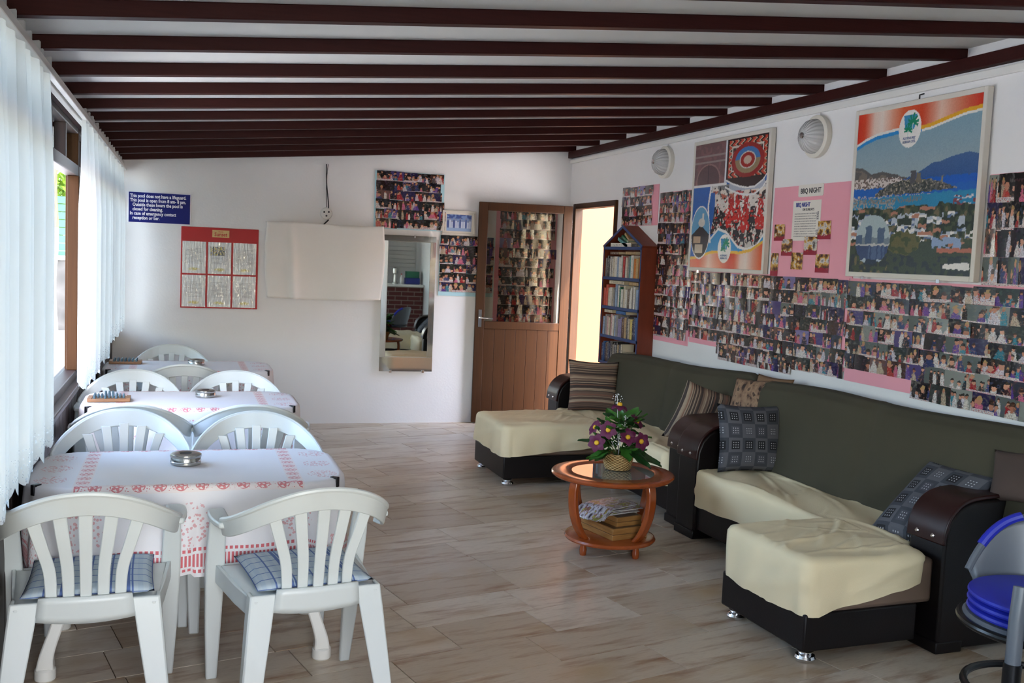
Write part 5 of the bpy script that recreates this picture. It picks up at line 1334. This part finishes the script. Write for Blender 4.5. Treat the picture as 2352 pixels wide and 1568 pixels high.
def leaf_mesh(L, W, curl, m):
    mb = MB()
    def P(u, v):
        s = u; w = W * math.sin(math.pi * min(1, s * 0.96 + 0.04)) ** 0.8 * (1 + 0.10 * math.sin(s * 22)); t = v * 2 - 1
        return (s * L, t * w, -curl * s * s + 0.25 * W * abs(t) + 0.008 * math.sin(s * 7))
    mb.grid(8, 4, P); me = mb.mesh('leaf', 180); me.materials.append(m); return me
LM = [leaf_mesh(0.135, 0.036, 0.045, M_leaf[0]), leaf_mesh(0.11, 0.034, 0.02, M_leaf[0]), leaf_mesh(0.15, 0.042, 0.075, M_leaf[1]), leaf_mesh(0.10, 0.032, 0.03, M_leaf[1])]
lr = random.Random(12)
for k in range(46):
    az = lr.uniform(0, 2 * math.pi); lvl = lr.random()
    hz = 0.075 + 0.20 * lvl; rr = 0.03 + 0.045 * (1 - lvl) * lr.random()
    o = bpy.data.objects.new('leaf', lr.choice(LM[:2] + LM if lvl < .4 else LM[1::2] + LM[:2])); COL.objects.link(o); o.parent = fb
    o.location = (rr * math.cos(az), rr * math.sin(az), hz); el = lr.uniform(-0.25, 0.5) + 0.5 * lvl
    o.rotation_euler = (lr.uniform(-.4, .4), -el, az)
for az, L in ((200, 1.15), (185, 1.0), (320, 1.2), (345, 1.15), (300, 1.0)):
    o = bpy.data.objects.new('leaf', LM[0 if az < 250 else 2]); COL.objects.link(o); o.parent = fb; a = R(az)
    o.location = (0.06 * math.cos(a), 0.06 * math.sin(a), 0.092); o.rotation_euler = (0.1, -0.05, a); o.scale = (L, L, 1)
M_petal = mat('magenta_purple_petal', rough=0.6, fn=f_leaf((70, 8, 44), (112, 18, 74))); M_yel = mat('yellow_flower_centre', (226, 176, 40), rough=0.7); M_stem = mat('green_stem', (52, 84, 36), rough=0.6)
def petal_mesh():
    mb = MB()
    mb.grid(6, 4, lambda u, v: (u * 0.052, (v * 2 - 1) * 0.023 * math.sin(math.pi * min(1, .12 + .86 * u)) ** .7, 0.010 * math.sin(u * 2.4) - 0.012 * u * u))
    me = mb.mesh('petal', 180); me.materials.append(M_petal); return me
PM = petal_mesh()
cmb = MB().lathe([(0.014, 0.002), (0.014, 0.010), (0.010, 0.017), (0.001, 0.019)], 14).mesh('flower_centre'); cmb.materials.append(M_yel)
vdir = Vector((-2.27, -5.05, 0)).normalized(); vr = Vector((-vdir.y, vdir.x, 0))    # towards the room, and sideways
for sx, h, dep, tilt in ((0.005, 0.345, 0.0, (-.1, 0, 1)), (-0.085, 0.262, 0.02, (-.9, .3, .8)), (-0.115, 0.165, 0.05, (-.6, .9, .2)), (-0.045, 0.185, 0.07, (-.3, .9, .5)), (0.058, 0.222, 0.085, (.15, 1, .25)), (0.115, 0.150, 0.085, (.25, 1, .15)), (0.125, 0.215, 0.0, (.8, .4, .6))):
    p = -vr * sx + vdir * dep + Vector((0, 0, h))
    nrm = (-vr * tilt[0] + vdir * tilt[1] + Vector((0, 0, tilt[2]))).normalized()
    fl = MB().tube(crom([(0, 0, 0.06), tuple(p * 0.5 + Vector((0, 0, 0.05))), tuple(p - nrm * 0.004)], 5), 0.0025, 6).build('flower', M_stem, fb)
    q = nrm.to_track_quat('Z', 'Y').to_matrix().to_4x4()
    for k in range(6):
        o = bpy.data.objects.new('petal', PM); COL.objects.link(o); o.parent = fl
        o.matrix_local = Matrix.Translation(p) @ q @ Matrix.Rotation(R(60 * k + 7 * sx * 100), 4, 'Z') @ Matrix.Rotation(R(-18 if tilt[2] < .9 else 20), 4, 'Y')
    o = bpy.data.objects.new('flower_centre', cmb); COL.objects.link(o); o.parent = fl; o.matrix_local = Matrix.Translation(p) @ q
M_wsprig = mat('white_sprig', (226, 224, 226), rough=0.6)
for sx, h, dep in ((0.0, 0.20, 0.075), (0.085, 0.245, 0.03), (0.02, 0.40, 0.0), (-0.03, 0.29, 0.03)):
    p = -vr * sx + vdir * dep + Vector((0, 0, h)); rr = random.Random(int(h * 1000)); mb = MB()
    mb.tube([(0, 0, 0.07), tuple(p)], 0.0015, 5)
    for _ in range(26):
        c = p + Vector((rr.gauss(0, .009), rr.gauss(0, .009), rr.uniform(-.06, .012))); s = 0.0035
        mb.add([c + Vector(d) * s for d in ((1, 0, 0), (-1, 0, 0), (0, 1, 0), (0, -1, 0), (0, 0, 1), (0, 0, -1))], [(0, 2, 4), (2, 1, 4), (1, 3, 4), (3, 0, 4), (2, 0, 5), (1, 2, 5), (3, 1, 5), (0, 3, 5)])
    mb.build('sprig', M_wsprig, fb)

# ------------------------------------------------------------------ house-shaped bookcase
def f_mahog():
    x, y, z, v = objc()
    return mix(noise(vec(x * 14.0, y * 14.0, z * 3.0), 2, 3), lin((98, 38, 18)), lin((126, 52, 26)))
M_mahog = mat('red_brown_veneer', rough=0.45, fn=f_mahog); M_blue = mat('blue_painted_edge', (44, 66, 112), rough=0.5)
BX0, BX1, BY0, BY1 = 3.345, XR - 0.002, 7.195, 7.942
bs = thing('bookcase', (0, 0, 0), 0, 'tall house-shaped wooden bookcase with blue shelf edges', 'bookcase')
EZ, AZ, BZ = 1.668, 1.835, 0.705; T = 0.018; ym = (BY0 + BY1) / 2
box('side_panel', M_mahog, (BX0, BX1, BY0, BY0 + T, BZ, EZ), bs, bevel=0.002); box('side_panel', M_mahog, (BX0, BX1, BY1 - T, BY1, BZ, EZ), bs, bevel=0.002)
box('back_panel', M_mahog, (BX1 - 0.008, BX1, BY0 + T, BY1 - T, BZ, EZ), bs)
MB().prism([(BY0 + T, EZ), (BY1 - T, EZ), (ym, AZ - 0.02)], 'x', BX1 - 0.008, BX1).build('gable_panel', M_mahog, bs, smooth=0)
for s, ye in ((1, BY0), (-1, BY1)): MB().prism([(ye, EZ - 0.002), (ym, AZ - 0.012), (ym, AZ + 0.008), (ye - s * 0.012, EZ + 0.012)], 'x', BX0, BX1).build('roof_panel', M_mahog, bs, smooth=0)
SZ = [0.705, 0.925, 1.165, 1.405, 1.650]
for z in SZ:
    sh = box('shelf', M_mahog, (BX0 + 0.002, BX1 - 0.008, BY0 + T, BY1 - T, z, z + 0.018), bs)
    box('edge_strip', M_blue, (BX0 - 0.003, BX0 + 0.002, BY0, BY1, z - 0.002, z + 0.022), sh)
for y in (BY0, BY1): box('edge_strip', M_blue, (BX0 - 0.003, BX0, min(y, y + (T if y == BY0 else -T)), max(y, y + (T if y == BY0 else -T)), BZ, EZ), bs)
for s, ye in ((1, BY0), (-1, BY1)): MB().prism([(ye, EZ - 0.004), (ym, AZ - 0.014), (ym, AZ + 0.009), (ye - s * 0.012, EZ + 0.014)], 'x', BX0 - 0.004, BX0).build('edge_strip', M_blue, bs, smooth=0)
BOOKC = {'white': (222, 216, 204), 'cream': (206, 194, 168), 'grey': (150, 146, 142), 'black': (40, 36, 38), 'red': (172, 40, 44), 'orange': (206, 122, 40), 'teal': (108, 170, 168), 'green': (40, 116, 84), 'coral': (206, 92, 70), 'dark blue': (42, 54, 92), 'pale blue': (148, 166, 190), 'pink': (206, 160, 156), 'lilac': (150, 140, 176), 'brown': (96, 66, 48), 'yellow': (220, 196, 110), 'blue': (60, 110, 170), 'tan': (190, 160, 114), 'dark grey': (78, 76, 80)}
def book_mat(n):
    c = BOOKC[n]
    def g():
        x, y, z, v = objc(); r = rnd()
        t = noise(vec(y * 30.0 + r * 40.0, z * 90.0, r * 9.0), 2.0, 2).gt(0.53) * (z - 0.03).gt(0.0) * y.abs().lt(0.008)
        dk = lin((60, 56, 60)) if sum(c) > 330 else lin((196, 190, 176))
        return mix(t * 0.55, mix(r * 0.3, lin(c), lin(tuple(v_ * 0.82 for v_ in c))), dk)
    return mat('book_spine_' + n.replace(' ', '_'), rough=0.5, fn=g)
M_paper = mat('book_pages', (206, 190, 156), rough=0.8)
def book(w, h, d, col, loc, rot, label, grp):
    b = thing('book', loc, 0, label, 'book', grp); b.rotation_euler = rot
    mb = MB(); mb.box(0, d, -w / 2, -w / 2 + .0015, 0, h); mb.box(0, d, w / 2 - .0015, w / 2, 0, h); mb.box(0, .002, -w / 2, w / 2, 0, h)
    mb.build('book_cover', book_mat(col), b, smooth=0)
    box('page_block', M_paper, (0.002, d - 0.003, -w / 2 + .0015, w / 2 - .0015, 0.003, h - 0.003), b)
rows = [(SZ[3], 'top', ['grey', 'dark grey', 'black', 'white', 'white', 'cream', 'white', 'pale blue', 'white', 'white', 'red', 'white', 'cream', 'grey', 'teal', 'white', 'orange', 'tan', 'orange']),
        (SZ[2], 'second', ['coral', 'coral', 'cream', 'white', 'cream', 'grey', 'pale blue', 'white', 'green', 'white', 'cream', 'white', 'brown', 'white', 'white', 'grey', 'white', 'pale blue', 'lilac']),
        (SZ[1], 'third', ['pale blue', 'grey', 'pink', 'cream', 'pink', 'white', 'pale blue', 'grey', 'lilac', 'lilac', 'brown', 'tan', 'dark grey', 'cream', 'yellow', 'black', 'dark blue', 'blue']),
        (SZ[0], 'bottom', ['dark blue', 'blue', 'dark blue', 'brown', 'dark grey', 'dark blue', 'grey', 'black', 'cream', 'dark grey', 'grey', 'black', 'tan', 'dark grey', 'cream'])]
br = random.Random(4)
for z, nm, cols in rows:
    span = 0.70 if nm != 'bottom' else 0.43
    ws = [br.uniform(.7, 1.35) for _ in cols]; tot = sum(ws); y = BY1 - T - 0.006
    for i, (c, w) in enumerate(zip(cols, ws)):
        bw = w / tot * span; h = br.uniform(0.150, 0.186) if nm != 'bottom' else br.uniform(.150, .180)
        book(bw - 0.0012, h, br.uniform(0.095, 0.112), c, (BX0 + 0.008 + br.uniform(0, .008), y - bw / 2, z + 0.018), (0, 0, 0), '%s paperback, %s from the left on the %s bookcase shelf' % (c, ORD[i], nm), 'paperbacks on the %s bookcase shelf' % nm)
        y -= bw
def flat(col, y, z, w, h, lb, tilt=0.0): book(w, h, 0.105, col, (BX0 + 0.008, y + h / 2, z + w / 2), (R(90) + tilt, 0, 0), lb, 'paperbacks lying flat in the bookcase')
flat('brown', 7.74, SZ[3] + 0.205, 0.022, 0.17, 'brown paperback lying flat over the left books of the top bookcase shelf')
flat('tan', 7.42, SZ[3] + 0.206, 0.024, 0.19, 'tan paperback lying flat over the right books of the top bookcase shelf')
flat('cream', 7.66, SZ[2] + 0.205, 0.028, 0.30, 'cream paperback lying flat over the second bookcase shelf')
flat('tan', 7.33, SZ[2] + 0.206, 0.024, 0.17, 'tan paperback lying flat at the right of the second bookcase shelf')
flat('cream', 7.80, SZ[1] + 0.206, 0.024, 0.17, 'cream paperback lying flat over the left of the third bookcase shelf')
flat('blue', 7.55, SZ[1] + 0.206, 0.026, 0.19, 'blue paperback lying flat over the middle of the third bookcase shelf')
for i, (c, th) in enumerate((('cream', .034), ('dark blue', .024), ('tan', .022), ('cream', .030))): flat(c, 7.355, SZ[0] + 0.019 + (0, .035, .060, .083)[i], th, 0.21, '%s paperback, %s from the bottom of the flat pile on the lowest bookcase shelf' % (c, ORD[i]))
flat('white', 7.62, SZ[4] + 0.019, 0.034, 0.40, 'white paperback lying flat across the gable of the bookcase')
flat('black', 7.345, SZ[4] + 0.019, 0.026, 0.11, 'small black paperback beside the white one in the bookcase gable')
flat('teal', 7.58, SZ[4] + 0.075, 0.026, 0.20, 'teal paperback leaning in the bookcase gable', 0.32)
flat('green', 7.535, SZ[4] + 0.098, 0.020, 0.15, 'green paperback leaning above the teal one in the bookcase gable', 0.35)
flat('tan', 7.50, SZ[4] + 0.118, 0.020, 0.10, 'tan paperback topmost of the books leaning in the bookcase gable', 0.55)

# ------------------------------------------------------------------ bar chair at the right edge, bar counter behind the camera's right
M_gplast = mat('smoky_grey_plastic', (96, 100, 106), rough=0.35); M_bluec = mat('royal_blue_vinyl', (34, 44, 168), rough=0.4); M_blackm = mat('black_tube', (22, 22, 24), rough=0.3, metal=0.3)
st = thing('bar_chair', (2.705, 2.57, 0), 0, 'grey plastic bar chair with a stack of round royal blue cushions', 'chair')
ZS = 0.445
MB().lathe([(0.0, ZS - 0.03), (0.235, ZS - 0.03), (0.245, ZS - 0.018), (0.245, ZS - 0.008), (0.235, ZS), (0.0, ZS)], 48, close=False).build('seat', M_gplast, st)
tr_pts = [(0.252 * math.cos(a), 0.252 * math.sin(a), ZS - 0.022) for a in np.linspace(0, 2 * math.pi, 49)]
MB().tube(tr_pts, 0.013, 10).build('seat_ring', M_blackm, st)
for k in range(3):
    z0 = ZS + k * 0.026
    MB().lathe([(0.0, z0), (0.215, z0), (0.230, z0 + 0.006), (0.234, z0 + 0.013), (0.230, z0 + 0.020), (0.215, z0 + 0.025), (0.0, z0 + 0.027)], 48, close=False).build('seat_pad', M_bluec, st)
def shell(u, v):
    a = R(-20 + 116 * u); r = 0.262 + 0.05 * v; e = 1 - abs(2 * u - 1) ** 3
    return (r * math.cos(a), r * math.sin(a), ZS + 0.01 + v * (0.06 + 0.20 * e))
MB().grid(28, 10, shell).build('backrest', M_gplast, st, solid=0.012, smooth=180)
rim = [shell(u, 1.0) for u in np.linspace(0, 1, 29)]; MB().tube(rim, 0.014, 10).build('back_rim', M_gplast, st)
MB().tube([Vector(shell(u, 1.0)) + Vector((0, 0, 0.006)) for u in np.linspace(.70, .92, 9)], 0.017, 10).build('head_pad', M_bluec, st)
MB().lathe([(0.03, 0.02), (0.03, ZS - .02)], 16).build('column', M_blackm, st); MB().lathe([(0.22, 0.0), (0.22, 0.012), (0.05, 0.03), (0.03, 0.04)], 32).build('base_plate', M_blackm, st)
d = Vector((math.cos(R(209)), math.sin(R(209)), 0))
lg = MB().tube([tuple(d * 0.265 + Vector((0, 0, ZS + .16))), tuple(d * 0.285 + Vector((0, 0, ZS + .06))), tuple(d * 0.29 + Vector((0, 0, 0.36)))], 0.024, 12).build('arm_post', M_gplast, st)
MB().tube([tuple(d * 0.29 + Vector((0, 0, 0.37))), tuple(d * 0.30)], 0.028, 12).build('post_sleeve', M_blackm, lg)
fr_ = [(0.225 * math.cos(a), 0.225 * math.sin(a), 0.20) for a in np.linspace(0, 2 * math.pi, 41)]; MB().tube(fr_, 0.013, 8).build('foot_ring', M_blackm, st)

M_brick = mat('dark_red_brick', (92, 36, 32), rough=0.8); M_mortar = mat('pale_mortar', (170, 160, 148), rough=0.9)
bar = thing('bar_counter', (0, 0, 0), 0, 'dark brick bar counter with white worktop reflected in the mirror', 'bar counter')
box('counter_core', M_mortar, (2.35, XR - 0.01, 0.72, 1.08, 0, 0.98), bar)
mb = MB()
for r_ in range(13):
    x = 2.35 - (0.11 if r_ % 2 else 0)
    while x < XR - 0.02:
        x0, x1 = max(2.35, x), min(XR - 0.012, x + 0.205)
        if x1 - x0 > 0.03: mb.box(x0, x1, 1.075, 1.09, 0.01 + r_ * 0.0745, 0.01 + r_ * 0.0745 + 0.062)
        x += 0.217
o = mb.build('brick', M_brick, bar, smooth=0); o['kind'] = 'stuff'
box('worktop', M_white_paint, (2.32, XR - 0.005, 0.66, 1.13, 0.98, 1.02), bar, bevel=0.005)
sh = thing('roller_shutter', (2.86, 0.2, 1.30), 0, 'white roller shutter closed above the bar counter', 'shutter')
for k in range(12): box('slat', M_white_paint, (0, 0.60, 0.002, 0.022, k * 0.072, k * 0.072 + 0.068), sh, bevel=0.006)
cool = thing('drinks_cooler', (2.68, 0.50, 1.02), 0, 'dark blue counter cooler with a red and white round emblem', 'cooler')
box('cooler_body', mat('dark_blue_enamel', (24, 34, 66), 0.35), (-0.14, 0.14, -0.2, 0.2, 0, 0.75), cool, bevel=0.012)
MB().lathe([(0.0, 0.004), (0.10, 0.004), (0.10, 0.0), (0.0, 0.0)], 32, c=(0.0, 0.2, 0.16), axis='y', close=False).build('emblem', mat('red_emblem', (190, 34, 40), 0.4), cool)
box('emblem_band', M_white_paint, (-0.095, 0.095, 0.203, 0.206, 0.135, 0.165), cool)
mxr = thing('mixer', (3.02, 0.86, 1.02), 0, 'steel drinks mixer on the bar counter', 'mixer')
MB().lathe([(0.05, 0), (0.05, 0.02), (0.03, 0.03), (0.025, 0.16), (0.045, 0.18), (0.045, 0.26), (0.02, 0.28)], 20).build('mixer_body', M_steel, mxr)
btl = thing('bottle', (3.12, 0.9, 1.02), 0, 'slim white bottle on the bar counter', 'bottle')
MB().lathe([(0.026, 0), (0.028, 0.01), (0.028, 0.10), (0.012, 0.13), (0.011, 0.16)], 20).build('bottle_body', M_white_paint, btl); MB().lathe([(0.013, 0.158), (0.013, 0.178)], 16).build('cap', mat('red_cap', (180, 40, 36), 0.4), btl)
crt = thing('crate', (3.31, 0.86, 1.02), 0, 'blue box with a green lid on the bar counter', 'box')
box('crate_body', mat('blue_box', (40, 50, 130), 0.5), (-0.12, 0.12, -0.1, 0.1, 0, 0.11), crt, bevel=0.005); box('crate_lid', mat('green_box', (40, 110, 80), 0.5), (-0.11, 0.11, -0.09, 0.09, 0.11, 0.22), crt, bevel=0.005)

# ------------------------------------------------------------------ lettering becomes plain mesh
dg = bpy.context.evaluated_depsgraph_get()
for o in [o for o in bpy.data.objects if o.type == 'FONT']:
    me = bpy.data.meshes.new_from_object(o.evaluated_get(dg)); n = bpy.data.objects.new('lettering', me); COL.objects.link(n)
    n.parent = o.parent; n.location = o.location; n.rotation_euler = o.rotation_euler; n.scale = o.scale
    bpy.data.objects.remove(o)
